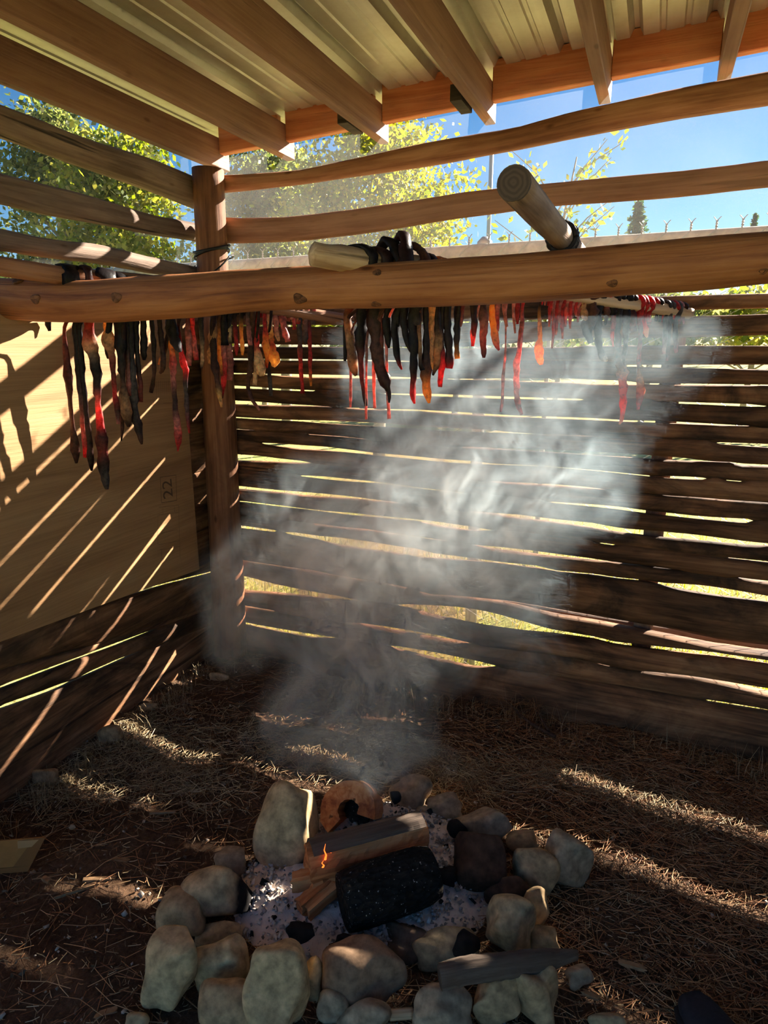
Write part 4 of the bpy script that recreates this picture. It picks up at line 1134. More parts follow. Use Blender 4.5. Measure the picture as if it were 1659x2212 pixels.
# ================================================================== ash bed
ASHP = np.array([G(x, y)[:2] for x, y in [(500,1975),(520,1900),(560,1850),(640,1790),(720,1745),(830,1730),(950,1742),(1010,1790),(1055,1850),(1075,1930),(1040,2000),(1000,2070),(900,2090),(800,2085),(680,2085),(590,2070),(520,2030)]])
def inside(P, poly):
    x, y = P[:, 0], P[:, 1]
    r = np.zeros(len(P), bool)
    j = len(poly) - 1
    for i in range(len(poly)):
        xi, yi = poly[i]; xj, yj = poly[j]
        r ^= ((yi > y) != (yj > y)) & (x < (xj - xi) * (y - yi) / (yj - yi + 1e-12) + xi)
        j = i
    return r
AC = ASHP.mean(0)
M_ASH, nt, b, out = newmat('wood_ash')
tc = nd(nt, 'ShaderNodeTexCoord').outputs['Object']
n1 = noise(nt, tc, 9, 6, .7, .8)
n2 = noise(nt, tc, 90, 5, .75)
c = ramp(nt, [(.27, (.07, .062, .058)), (.32, (.40, .34, .31)), (.365, (.80, .64, .53)), (.7, (.90, .75, .64))], n1)
c = mix(nt, .35, c, ramp(nt, [(.3, (.4, .38, .37)), (.46, (1, 1, 1))], n2), 'MULTIPLY')
nt.links.new(c, b.inputs['Base Color'])
b.inputs['Roughness'].default_value = 1.0
b.inputs['Specular IOR Level'].default_value = .05
bump(nt, b, n2, .5, .006)
nr, na = 46, 150
V, Q = [], []
rg = np.random.default_rng(77)
ang = np.linspace(0, 2 * np.pi, na, endpoint=False)
pa = np.arctan2(ASHP[:, 1] - AC[1], ASHP[:, 0] - AC[0]); pr_ = np.hypot(*(ASHP - AC).T)
od = np.argsort(pa)
RB_ = np.interp(ang, np.r_[pa[od] - 2 * np.pi, pa[od], pa[od] + 2 * np.pi], np.tile(pr_[od], 3))
RB_ = np.interp((ang + np.pi) % (2 * np.pi) - np.pi, np.r_[pa[od] - 2 * np.pi, pa[od], pa[od] + 2 * np.pi], np.tile(pr_[od], 3))
for i in range(nr):
    t = i / (nr - 1)
    R_ = RB_ * t
    x = AC[0] + np.cos(ang) * R_; y = AC[1] + np.sin(ang) * R_
    h = hfield(x, y) + .075 * (1 - t ** 4) + (.008 * np.sin(31 * x + 3) * np.cos(27 * y) + .006 * np.sin(57 * x - 41 * y)) * (1 - t ** 4) + rg.normal(0, .0035, na) * (1 - t ** 4) - .012 * (t ** 4)
    V.append(np.stack([x, y, h], 1))
for i in range(nr - 1):
    for j in range(na):
        a, c_ = i * na + j, i * na + (j + 1) % na
        Q.append((a, c_, c_ + na, a + na))
ash = big_mesh('ash_bed', np.concatenate(V), Q, M_ASH, smooth=True)
tag(ash, 'bed of pale pinkish grey wood ash inside the stone ring', 'ash')
ash['kind'] = 'stuff'
def scatter_bits(name, n, poly, size, cols, mat, label, cat, zf, seed, flat=.6, excl=None):
    rg = np.random.default_rng(seed)
    lo, hi = poly.min(0), poly.max(0)
    P = rg.uniform(lo, hi, (n * 3, 2)); P = P[inside(P, poly)][:n]
    n = len(P)
    base = np.array([(-1, -1, -1), (1, -1, -1), (1, 1, -1), (-1, 1, -1), (-1, -1, 1), (1, -1, 1), (1, 1, 1), (-1, 1, 1)], float)
    fq = np.array([(3, 2, 1, 0), (4, 5, 6, 7), (0, 1, 5, 4), (1, 2, 6, 5), (2, 3, 7, 6), (3, 0, 4, 7)])
    s = rg.uniform(size[0], size[1], n) * rg.uniform(.6, 1.4, n)
    VV, CC = [], []
    for k in range(n):
        b = base * s[k] * np.array([1, rg.uniform(.4, 1), rg.uniform(.3, flat)]) * (1 + rg.normal(0, .22, (8, 3)))
        ea = Matrix.Rotation(rg.uniform(0, 6.28), 3, 'Z') @ Matrix.Rotation(rg.normal(0, .5), 3, 'X') @ Matrix.Rotation(rg.normal(0, .5), 3, 'Y')
        b = b @ np.array(ea).T
        b += np.array([P[k, 0], P[k, 1], zf(P[k, 0], P[k, 1]) + s[k] * .25])
        VV.append(b)
        CC.append(np.tile(cols[rg.integers(len(cols))], (8, 1)) * rg.uniform(.7, 1.2))
    Q = (fq[None] + 8 * np.arange(n)[:, None, None]).reshape(-1, 4)
    o = big_mesh(name, np.concatenate(VV), Q, mat, None, np.clip(np.concatenate(CC), 0, 1))
    tag(o, label, cat)
    o['kind'] = 'stuff'
def ash_z(x, y):
    v = np.array([x, y]) - AC
    a = (math.atan2(v[1], v[0]) + 2 * np.pi) % (2 * np.pi)
    t = min(1, np.hypot(*v) / np.interp(a, ang, RB_))
    return float(hfield(x, y) + .075 * (1 - t ** 4))
M_BIT = tinted('crumbs', rough=.95, spec=.1)
scatter_bits('ash_flakes', 2600, ASHP, (.002, .0055), [(.62, .55, .50), (.48, .41, .37), (.30, .26, .24), (.70, .64, .58)], M_BIT, 'loose flakes and crumbs of ash over the ash bed', 'ash', ash_z, 91)
scatter_bits('charcoal_crumbs', 130, ASHP, (.003, .009), [(.015, .014, .014), (.03, .027, .026), (.05, .03, .02)], M_BIT, 'black charcoal crumbs strewn over the ash bed', 'charcoal', ash_z, 92)
FLP = np.array([[-1.95, -.1], [1.2, -.1], [1.2, 2.4], [-1.95, 2.4]])
scatter_bits('grit', 2600, FLP, (.0015, .005), [(.22, .16, .11), (.12, .08, .05), (.33, .26, .19), (.5, .43, .36)], M_BIT, 'fine grit and small pebbles over the earth floor', 'grit', lambda x, y: float(hfield(np.array(x), np.array(y))), 93)

# ================================================================== firewood
M_SPLIT = wood('split_wood', (.28, .075, .025), (.52, .18, .06), (.68, .32, .13), crack=.7, knots=.2, rough=.75)
M_BARK = wood('grey_bark', (.07, .048, .036), (.145, .105, .08), (.23, .175, .135), crack=.8, knots=.3, rough=.9, bump_s=.9)
M_CHAR, nt, b, out = newmat('charred_wood')
v = attr(nt, 'lc').outputs['Vector']
n1 = noise(nt, vmul(nt, v, (9, 30, 30)), 1.5, 5, .7, .5)
n2 = noise(nt, vmul(nt, v, (150, 150, 150)), 1.0, 2, .5)
vo = nd(nt, 'ShaderNodeTexVoronoi', Scale=1.0); nt.links.new(vmul(nt, v, (45, 70, 70)), vo.inputs['Vector'])
c = ramp(nt, [(.35, (.006, .006, .006)), (.6, (.018, .016, .015)), (.75, (.05, .035, .02))], n1)
c = mix(nt, ramp(nt, [(.69, (0, 0, 0)), (.73, (1, 1, 1))], n2), c, (.42, .40, .37))
nt.links.new(c, b.inputs['Base Color'])
b.inputs['Roughness'].default_value = .85
b.inputs['Specular IOR Level'].default_value = .12
bump(nt, b, vo.outputs['Distance'], .8, .012)
M_EMBER, nt, b, out = newmat('flame_glow')
em = nd(nt, 'ShaderNodeEmission', Strength=1.1)
em.inputs['Color'].default_value = (1.0, .15, .02, 1)
nt.links.new(em.outputs[0], out.inputs[0])

def prism_log(name, A, B, prof, mat, parent=None, n=16, seed=0, rough=.06, roll=0, taper=1.0):
    """split firewood: prof = cross-section polygon (side, up) in metres"""
    A, B = np.asarray(A), np.asarray(B)
    T = (B - A) / np.linalg.norm(B - A)
    X = np.cross(T, (0, 0, 1)); X /= np.linalg.norm(X)
    Z = np.cross(X, T)
    # subdivide polygon edges
    pr = []
    for i in range(len(prof)):
        p, q = np.array(prof[i]), np.array(prof[(i + 1) % len(prof)])
        for t in (0, .33, .66):
            pr.append(p + (q - p) * t)
    pr = np.array(pr)
    ca, sa = math.cos(roll), math.sin(roll)
    pr = pr @ np.array([[ca, sa], [-sa, ca]])
    rg = np.random.default_rng(seed)
    off = rg.normal(0, rough * .35, len(pr))
    V, LC = [], []
    for k in range(n):
        t = k / (n - 1)
        j = 1 + off + rg.normal(0, rough * .4, len(pr)) + .04 * math.sin(7 * t + seed)
        s = (1 + (taper - 1) * t)
        pts = pr * j[:, None] * s
        e = rg.normal(0, .004, len(pr)) if k in (0, n - 1) else 0
        base = A + (B - A) * t
        V.append(base + pts[:, :1] * X + pts[:, 1:] * Z + np.outer(np.ones(len(pr)) * e, T))
        LC.append(np.stack([np.full(len(pr), t * np.linalg.norm(B - A) + seed), pts[:, 0], pts[:, 1]], 1))
    o = mesh_obj(name, np.concatenate(V), ring_faces(n, len(pr)), mat, parent, np.concatenate(LC), smooth=False)
    return o
# big split log with bark on its upper side
A = on(664, 1862, 2, .155); B = on(914, 1795, 2, .155)
lg = empty('split_log', tuple((A + B) / 2 * np.array([1, 1, 0])))
tag(lg, 'split orange log burning across the fire, bark on its upper side', 'firewood')
prism_log('heartwood', A, B, [(.052, -.052), (.050, .006), (.030, .044), (-.020, .040), (-.048, .015), (-.042, -.045)], M_SPLIT, lg, 22, 3, .07)
Tn_ = (B - A) / np.linalg.norm(B - A)
Xs = np.cross(Tn_, (0, 0, 1)); Xs /= np.linalg.norm(Xs)
BARK_A, BARK_B = A + np.array([0, 0, -.004]) + Tn_ * .012, B + np.array([0, 0, -.004]) - Tn_ * .004
# second lower split piece under it
A2 = on(690, 1893, 2, .115); B2 = on(800, 1858, 2, .12)
k2 = prism_log('split_billet', A2, B2, [(.034, -.03), (.03, .03), (-.03, .032), (-.034, -.03)], M_SPLIT, None, 12, 9, .1)
tag(k2, 'short pitted orange billet jutting out below the split log at its left end', 'firewood')
# charred round log in front
A = on(742, 1950, 2, .125); B = on(935, 1884, 2, .128)
ch = tube('charred_log', [A + (B - A) * t for t in np.linspace(0, 1, 9)], [.068, .072, .074, .074, .074, .074, .073, .071, .062], M_CHAR, None, seg=30, n=44, rough=.035, seed=31, dome=.12)
tag(ch, 'thick round log charred black in front of the split log', 'firewood')
# hollow half log at the back
def half_shell(name, A, B, r0, r1, a0, a1, mat, parent=None, seed=0, n=10, m=20):
    A, B = np.asarray(A), np.asarray(B)
    T = (B - A) / np.linalg.norm(B - A)
    X = np.cross(T, (0, 0, 1)); X /= np.linalg.norm(X)
    Z = np.cross(X, T)
    rg = np.random.default_rng(seed)
    an = np.linspace(a0, a1, m)
    prof = [(math.cos(a) * r1 * (1 + rg.normal(0, .02)), math.sin(a) * r1) for a in an] + [(math.cos(a) * r0 * (1 + rg.normal(0, .06)), math.sin(a) * r0) for a in an[::-1]]
    prof = np.array(prof)
    V, LC = [], []
    for k in range(n):
        t = k / (n - 1)
        j = 1 + rg.normal(0, .012, (len(prof), 1))
        V.append(A + (B - A) * t + (prof[:, :1] * j) * X + (prof[:, 1:] * j) * Z)
        LC.append(np.stack([np.full(len(prof), t * .2 + seed), prof[:, 0], prof[:, 1]], 1))
    fs = ring_faces(n, len(prof), False)
    L = len(prof)
    for base, fl in ((0, False), ((n - 1) * L, True)):
        for i in range(m - 1):
            f = (base + i, base + i + 1, base + L - 2 - i, base + L - 1 - i)
            fs.append(f if fl else f[::-1])
    return mesh_obj(name, np.concatenate(V), fs, mat, parent, np.concatenate(LC), smooth=False)
half_shell('bark', BARK_A, BARK_B, .050, .059, .95, 3.2, M_BARK, lg, 12, 18, 14)
A = on(752, 1752, 2, .155); B = A + np.array([-.02, .11, -.085])
hl = empty('hollow_log', (A[0], A[1], 0))
tag(hl, 'stubby half log with a hollow reddish front standing behind the fire', 'firewood')
half_shell('shell', A, B, .032, .085, -.15, math.pi + .9, M_SPLIT, hl, 8)
tube('inner_wood', [A + (B - A) * .55 - np.array([0, 0, .015]), B], [.05, .052], M_CHAR, hl, seg=16, n=6, rough=.1, seed=6)
# kindling
for i, (p, q, s, lab) in enumerate([((640,1902),(674,1896),.020,'upper of the small split sticks at the left end of the fire'),((652,1950),(682,1925),.017,'pale pointed kindling stick below the upper small one'),((668,1962),(696,1938),.018,'pinkish kindling stick lowest at the left end of the fire')]):
    A = on(*p, 2, .105 - .010 * i); B = on(*q, 2, .11 - .008 * i)
    T = (B - A) / np.linalg.norm(B - A)
    o = prism_log('kindling_stick', A - T * .01, B + T * .04, [(s, -s), (s, s * .8), (-s * .6, s), (-s, -s * .7)], M_SPLIT, None, 8, 50 + i, .12)
    tag(o, lab, 'firewood', 'kindling at the left end of the fire')
# burnt chunks in the ash
for i, (x, y, hw, hh, lab) in enumerate([(652,2012,30,20,'black burnt chunk in the ash left of the front stones'),(1010,2040,30,24,'burnt black chunk beside the egg-shaped stone'),(745,2035,22,16,'small charcoal lump above the reddish-brown stone'),(960,1895,26,16,'charred knob by the right end of the black log'),(985,1790,24,18,'charcoal lump at the back right of the ash'),(855,1722,12,13,'round black knot standing in front of the furthest stone')]):
    D = depth(G(x, y))
    C = G(x, y, .085 if i != 5 else .11)
    o = rock_mesh('charcoal_chunk', C, [RGT, UPV, FWD], np.array([hw, hh, hh]) * D / F, (.014, .012, .012), 2500 + i, .95, 3)
    tag(o, lab, 'charcoal', 'burnt chunks in the fire ring')
# weathered bark stick lying over the front stones
Pst = [on(950, 2112, 2, .135), on(1010, 2098, 2, .14), on(1090, 2085, 2, .135), on(1170, 2075, 2, .12), on(1245, 2062, 2, .10)]
st_ = tube('bark_stick', Pst, [.031, .031, .029, .027, .012], M_BARK, None, seg=14, n=28, rough=.14, seed=15, flat=.8)
tag(st_, 'weathered grey bark-covered stick lying across the front right stones', 'stick')
ps = tube('stick', [on(842, 2192, 2, .03), on(892, 2188, 2, .03)], .012, M_PALE, None, seg=8, n=8, rough=.1, seed=16)
tag(ps, 'short pale yellow stick between the two bottom edge stones', 'stick')
# flame licking the split log
fA = on(703, 1848, 2, .15)
def flame(name, base, pts, w):
    V, Fc = [], []
    for k, (dx, dz_) in enumerate(pts):
        c = base + RGT * dx + np.array([0, 0, dz_])
        ww = w * (1 - k / (len(pts) - .5))
        for a in range(6):
            V.append(c + RGT * math.cos(a * 1.047) * ww + np.cross(RGT, (0, 0, 1)) * math.sin(a * 1.047) * ww * .6)
    return mesh_obj(name, V, ring_faces(len(pts), 6), M_EMBER)
for k, (px, py, hgt, lab) in enumerate([(705, 1842, .050, 'taller thin orange flame on the split log'), (700, 1858, .022, 'short orange flame just left of the taller one'), (717, 1832, .016, 'tiny flame right of the taller one')]):
    f = flame('flame', on(px, py, 2, .175) - FWD * .035, [(0, 0), (.003, hgt * .3), (-.002, hgt * .6), (.002, hgt)], .0032)
    tag(f, lab, 'flame', 'flames on the split log')

# ================================================================== cardboard, shoe, twig, chips
M_CARD = plain('cardboard', (.40, .185, .055), .8, noise_amp=.12, scale=30)
M_TAPE = plain('packing_tape', (.26, .11, .035), .45, spec=.3)
M_TORN = plain('torn_paper', (.48, .28, .13), .9)
cb = empty('cardboard_box', tuple(G(20, 1890)))
tag(cb, 'torn corner of a brown cardboard box at the left edge of the floor', 'box')
TL, TR, BR_, BL = on(-160, 1781, 2, .11), on(98, 1809, 2, .11), on(60, 1882, 2, .012), on(-160, 1900, 2, .012)
TL = TR + (BL - BR_) * 1.12
back = np.array([-.06, .14, -.01])
def panel(name, q, t, mat, off=0.0):
    q = [np.asarray(p) for p in q]
    nrm = np.cross(q[1] - q[0], q[3] - q[0]); nrm /= np.linalg.norm(nrm)
    V = [p + nrm * off for p in q] + [p + nrm * (off - t) for p in q]
    return mesh_obj(name, V, [(0, 1, 2, 3), (7, 6, 5, 4), (0, 4, 5, 1), (1, 5, 6, 2), (2, 6, 7, 3), (3, 7, 4, 0)], mat, cb, smooth=False)
front = panel('front_panel', [BL, BR_, TR, TL], .005, M_CARD)
ul = (TL - TR) / np.linalg.norm(TL - TR)
bk = np.array([ul[1], -ul[0], 0]); bk *= np.sign(bk[1]) * .22
c0 = TL * np.array([1, 1, 0]) + ul * .02
V8 = [c0, c0 + ul * .3, c0 + ul * .3 + bk, c0 + bk]
V8 = [v + [0, 0, .004] for v in V8] + [v + [0, 0, .11] for v in V8]
mesh_obj('body', V8, [(3, 2, 1, 0), (4, 5, 6, 7), (0, 1, 5, 4), (1, 2, 6, 5), (2, 3, 7, 6), (3, 0, 4, 7)], M_CARD, cb, smooth=False)
panel('tape_edge', [BR_ + (BL - BR_) * .19, BR_, TR, TR + (TL - TR) * .10], .001, M_TAPE, .0015).parent = front
panel('tape_edge', [BL + (TL - BL) * .02, BR_ + (TR - BR_) * .02, BR_ + (TR - BR_) * .17, BL + (TL - BL) * .17], .001, M_TAPE, .0022).parent = front
panel('torn_patch', [TR + (TL - TR) * .20 + (BR_ - TR) * .26, TR + (TL - TR) * .08 + (BR_ - TR) * .24, TR + (TL - TR) * .05 + (BR_ - TR) * .04, TR + (TL - TR) * .24 + (BR_ - TR) * .03], .001, M_TORN, .0028).parent = front

M_SHOE = plain('navy_canvas', (.022, .024, .036), .85, noise_amp=.2, scale=120)
M_SOLE = plain('dark_sole', (.02, .016, .016), .8)
t0_ = G(1478, 2172); dirn = G(1640, 2420) - t0_; dirn /= np.linalg.norm(dirn); sid = np.array([-dirn[1], dirn[0], 0]) * -1
sh = empty('shoe', tuple(t0_))
tag(sh, 'dark navy shoe toe poking in at the bottom right edge', 'shoe')
def loft(name, rows, mat, parent):
    V = []
    m = 14
    for (d, w, z0, z1) in rows:
        for k in range(m):
            a = 2 * np.pi * k / m
            cs, sn = math.cos(a), math.sin(a)
            x = np.sign(cs) * abs(cs) ** .7 * w; z = (z0 + z1) / 2 + np.sign(sn) * abs(sn) ** .7 * (z1 - z0) / 2
            V.append(t0_ + dirn * d + sid * x + np.array([0, 0, z]))
    return mesh_obj(name, V, ring_faces(len(rows), m), mat, parent)
loft('upper', [(.006, .012, .016, .045), (.012, .030, .014, .058), (.03, .040, .014, .064), (.06, .046, .014, .070), (.10, .048, .014, .080), (.15, .046, .014, .098), (.20, .042, .014, .115), (.26, .038, .014, .125), (.275, .02, .014, .12)], M_SHOE, sh)
loft('sole', [(0, .012, 0, .018), (.008, .034, 0, .018), (.03, .045, 0, .018), (.10, .051, 0, .018), (.20, .045, 0, .018), (.27, .034, 0, .018), (.282, .012, 0, .018)], M_SOLE, sh)

M_TWIG = plain('twig_bark', (.10, .055, .035), .9, noise_amp=.4, scale=80)
tw = empty('pine_branch', tuple(G(1140, 1540)))
tag(tw, 'dead pine branch with brown needles lying below the back wall', 'branch')
main = [G(1040, 1462, .05), G(1085, 1505, .04), G(1140, 1560, .035), G(1200, 1592, .02)]
tube('stem', main, [.004, .005, .006, .007], M_TWIG, tw, seg=7, n=16, rough=.1, seed=1)
tube('twig', [G(1148, 1500, .06), G(1163, 1540, .04), G(1185, 1580, .025)], [.003, .004, .005], M_TWIG, tw, seg=7, n=10, rough=.1, seed=2)
M_CHIP = plain('wood_chip', (.34, .20, .10), .85, noise_amp=.3, scale=60)
for i, (x, y, L, wpx, a, lab) in enumerate([(217,1899,70,9,-4,'long pale splinter of wood on the bare earth right of the cardboard'),(100,1900,18,9,30,'small curled wood flake below the cardboard corner'),(165,1925,85,3,-25,'thin bent twig below the long pale splinter'),(350,1755,55,5,-4,'dark sliver of bark between two ground sun patches'),(265,1858,30,7,10,'bark chip near the lowest left sun patch'),(1365,2085,50,10,20,'curled bark flake on needles right of the fire ring'),(1275,2150,32,9,30,'dry leaf scrap beside the wedge-shaped stone'),(230,2188,42,12,-20,'chunk of bark near the bottom left corner')]):
    p = G(x, y, .006)
    D = depth(p)
    dv = RGT * math.cos(math.radians(a)) - np.cross(RGT, (0, 0, 1)) * math.sin(math.radians(a)) * -1
    dv = np.array([dv[0], dv[1], 0]); dv /= np.linalg.norm(dv)
    L3, w3 = L * D / F / 2, wpx * D / F / 2 * 1.2
    o = prism_log('wood_chip', p - dv * L3, p + dv * L3, [(w3, -.003), (w3 * .8, .004), (-w3, .003), (-w3 * .7, -.004)], M_CHIP, None, 8, 80 + i, .15)
    tag(o, lab, 'wood chip')

# ================================================================== needles and dry grass
M_NEED = tinted('pine_needles', rough=.75, spec=.25)
def needles(name, P, ang_, L, wid, zlift, cols, label, cat, seed, curve=.2, tilt=.12):
    rg = np.random.default_rng(seed)
    n = len(P)
    z = hfield(P[:, 0], P[:, 1]) + zlift * rg.random(n) + .001
    dx, dy = np.cos(ang_), np.sin(ang_)
    cv = rg.normal(0, curve, n)
    tz = rg.normal(0, tilt, n)
    rows = []
    for t in (-.5, 0, .5):
        bend = cv * (t * t) * L
        x = P[:, 0] + dx * t * L - dy * bend
        y = P[:, 1] + dy * t * L + dx * bend
        zz = z + tz * t * L
        zz = np.maximum(zz, hfield(x, y) - .001)
        for s in (-1, 1):
            rows.append(np.stack([x - dy * wid * s / 2, y + dx * wid * s / 2, zz + .0004 * s], 1))
    V = np.stack(rows, 1).reshape(-1, 3)
    i6 = 6 * np.arange(n)[:, None]
    Q = np.concatenate([i6 + np.array([[0, 1, 3, 2]]), i6 + np.array([[2, 3, 5, 4]])], 0)
    cs = np.array(cols)[rg.integers(len(cols), size=n)] * rg.uniform(.6, 1.25, (n, 1))
    o = big_mesh(name, V, Q, M_NEED, None, np.repeat(np.clip(cs, 0, 1), 6, 0))
    tag(o, label, cat)
    o['kind'] = 'stuff'
NC = [(.36, .155, .06), (.28, .115, .045), (.42, .21, .09), (.18, .075, .035), (.46, .28, .14)]
GC = [(.44, .33, .18), (.34, .24, .13), (.54, .43, .26), (.24, .17, .095)]
rg = np.random.default_rng(5)
def floor_pts(n, w):
    out = []
    while sum(map(len, out)) < n:
        P = rg.uniform((-1.88, .35), (1.1, 2.44), (n, 2))
        P = P[rg.random(n) < w(P[:, 0], P[:, 1])]
        P = P[~inside(P, ASHP)]
        out.append(P)
    return np.concatenate(out)[:n]
P = floor_pts(13000, lambda x, y: np.clip(.25 + .75 * (x + .6) / 1.0, .15, 1) * np.clip(.5 + (y - .8) * .5, .4, 1))
needles('pine_needle_litter', P, rg.normal(.2, .9, len(P)), rg.uniform(.05, .13, len(P)), .0013, .008, NC, 'carpet of fallen brown pine needles over the earth floor', 'pine needles', 6, .25, .04)
P = floor_pts(24000, lambda x, y: np.clip(.55 + .4 * (x + .8), .35, 1))
needles('chopped_needle_bits', P, rg.uniform(0, 6.28, len(P)), rg.uniform(.008, .035, len(P)), .0014, .008, NC + GC, 'short broken bits of needle and straw over the earth floor', 'litter', 7, .3, .12)
# straw patches at the left and centre
def patch(cx, cy, rx, ry, n):
    c = G(cx, cy)[:2]
    D = depth(G(cx, cy)) / F
    return np.stack([c[0] + rg.normal(0, rx * D, n), c[1] + rg.normal(0, ry * D, n)], 1)
PP = np.concatenate([patch(300, 1600, 90, 60, 1600), patch(130, 1680, 90, 60, 1600), patch(400, 1680, 90, 50, 1000), patch(700, 1620, 160, 50, 2000), patch(950, 1650, 110, 40, 1400), patch(1300, 1700, 160, 40, 1200)])
PP = PP[(PP[:, 0] > -1.88) & (PP[:, 1] < 2.4)]
needles('straw', PP, rg.uniform(0, 6.28, len(PP)), rg.uniform(.03, .10, len(PP)), .0012, .010, GC, 'pale dry straw lying in loose patches on the floor', 'straw', 8, .5, .08)
# upright dry grass along the walls
def tufts(name, centres, label, cols, nb, hgt, seed, spread=.02):
    rg = np.random.default_rng(seed)
    V, Q, C_ = [], [], []
    for (x, y) in centres:
        for _ in range(nb):
            a = rg.uniform(0, 6.28); L = rg.uniform(.4, 1) * hgt; lean = rg.uniform(.1, .8)
            b = np.array([x + rg.normal(0, spread), y + rg.normal(0, spread), -.01])
            d = np.array([math.cos(a), math.sin(a), 0]); s = np.array([-d[1], d[0], 0]) * .0009
            i0 = len(V)
            for t in (0, .35, .7, 1):
                c = b + d * lean * L * t * t + np.array([0, 0, L * t * (1 - .35 * lean * t)])
                V += [c - s * (1 - t * .7), c + s * (1 - t * .7)]
            Q += [(i0, i0 + 1, i0 + 3, i0 + 2), (i0 + 2, i0 + 3, i0 + 5, i0 + 4), (i0 + 4, i0 + 5, i0 + 7, i0 + 6)]
            C_ += [np.array(cols[rg.integers(len(cols))]) * rg.uniform(.7, 1.2)] * 8
    o = big_mesh(name, np.array(V), np.array(Q), M_NEED, None, np.clip(np.array(C_), 0, 1))
    tag(o, label, 'grass')
    o['kind'] = 'stuff'
cen = [(XL + .06 + abs(rg.normal(0, .06)), y) for y in rg.uniform(1.0, 2.3, 90)]
tufts('dry_grass', cen, 'thin dry grass growing along the foot of the left wall', GC, 9, .10, 3)
cen = [(x, YB - .06 - abs(rg.normal(0, .06))) for x in rg.uniform(-1.2, .7, 110)]
tufts('dry_grass', cen, 'thin dry grass and stems along the foot of the back wall', GC + NC, 7, .13, 4)
# needle sprays on the dead branch
V, Q, C_ = [], [], []
for k in range(150):
    t = rg.random()
    p = main[0] + (main[2] - main[0]) * t if k % 2 else G(1148, 1500, .06) + (G(1163, 1540, .04) - G(1148, 1500, .06)) * t
    d = rg.normal(0, 1, 3); d[2] = abs(d[2]) * .5; d[0] -= .4; d /= np.linalg.norm(d)
    L = rg.uniform(.06, .15)
    s = np.cross(d, (0, 0, 1)); s = s / (np.linalg.norm(s) + 1e-6) * .0008
    i0 = len(V)
    for u in (0, .5, 1):
        c = p + d * L * u - np.array([0, 0, .35 * L * u * u]); c[2] = max(c[2], .004)
        V += [c - s, c + s]
    Q += [(i0, i0 + 1, i0 + 3, i0 + 2), (i0 + 2, i0 + 3, i0 + 5, i0 + 4)]
    C_ += [np.array(NC[k % 3]) * rg.uniform(.7, 1.2)] * 6
big_mesh('needle_spray', np.array(V), np.array(Q), M_NEED, tw, np.clip(np.array(C_), 0, 1))

# ================================================================== chain-link fence right behind the wall
FY = 2.78
M_GALV = plain('galvanised_steel', (.42, .43, .43), .45, .7, .5)
M_RAIL = plain('dusty_rail', (.42, .39, .34), .7, .2, .3, noise_amp=.25, scale=25)
fence = empty('chain_link_fence', (-2.9, FY, 0))
tag(fence, 'grey chain-link fence with twisted wire tips close behind the back wall', 'fence')
FZ = 1.87
tube('top_rail', [(-3.0, FY, FZ), (2.2, FY, FZ + .02)], .030, M_RAIL, fence, seg=14, n=12)
xp = on(1014, 1330, 1, FY)[0]
for x in (xp - 2.0, xp, xp + 1.9):
    po = tube('fence_post', [(x, FY + .03, -.1), (x, FY + .03, 1.9)], .028, M_GALV, fence, seg=14, n=4, up=(0, 1, 0))
    tube('post_cap', [(x, FY + .03, 1.89), (x, FY + .03, 1.92), (x, FY + .03, 1.94)], [.032, .032, .012], M_GALV, fence, seg=14, n=6, up=(0, 1, 0)).parent = po
SPC = .083
def wire_mesh():
    P = []
    z = -.03
    s = 1
    while z < FZ + .005:
        P.append((s * SPC * .51, .004 * s, z)); z += .046; s = -s
    P.append((0, 0, FZ + .025))
    V, Fc = [], []
    def seg_tube(pts, r):
        b0_ = len(V)
        for (x, y, zz) in pts:
            for a in range(4):
                V.append((x + r * math.cos(a * 1.5708), y + r * math.sin(a * 1.5708), zz))
        for i in range(len(pts) - 1):
            for a in range(4):
                q = b0_ + i * 4
                Fc.append((q + a, q + (a + 1) % 4, q + 4 + (a + 1) % 4, q + 4 + a))
    seg_tube(P, .0019)
    # the partner wire rising to the twist, the twist itself and its two open tips
    seg_tube([(-s * SPC * .51, 0, FZ - .02), (0, 0, FZ + .025)], .0019)
    for ph in (0, math.pi):
        seg_tube([(.0025 * math.cos(ph + k * 1.2), .0025 * math.sin(ph + k * 1.2), FZ + .025 + k * .0036) for k in range(9)], .0024)
    for sg in (-1, 1):
        seg_tube([(0, 0, FZ + .052), (sg * .012, 0, FZ + .066)], .0021)
    me = bpy.data.meshes.new('wire')
    me.from_pydata(V, [], Fc)
    me.materials.append(M_GALV)
    return me
WM = wire_mesh()
for k in range(60):
    o = bpy.data.objects.new('wire', WM)
    link(o, fence)
    o.location = (.15 + k * SPC, -.034, .004 * k * SPC)

# ================================================================== insect netting on the upper openings
M_NET, nt, b, out = newmat('netting')
tr = nd(nt, 'ShaderNodeBsdfTransparent'); df = nd(nt, 'ShaderNodeBsdfDiffuse'); tl = nd(nt, 'ShaderNodeBsdfTranslucent')
df.inputs['Color'].default_value = (.75, .75, .72, 1); tl.inputs['Color'].default_value = (.75, .75, .72, 1)
tc = nd(nt, 'ShaderNodeTexCoord').outputs['Object']
f = noise(nt, tc, 2.2, 3, .5, .5)
m1 = nd(nt, 'ShaderNodeMapRange'); nt.links.new(f, m1.inputs[0]); m1.inputs[1].default_value = .3; m1.inputs[2].default_value = .7; m1.inputs[3].default_value = .03; m1.inputs[4].default_value = .10
a1 = nd(nt, 'ShaderNodeMixShader'); a1.inputs[0].default_value = .5
nt.links.new(df.outputs[0], a1.inputs[1]); nt.links.new(tl.outputs[0], a1.inputs[2])
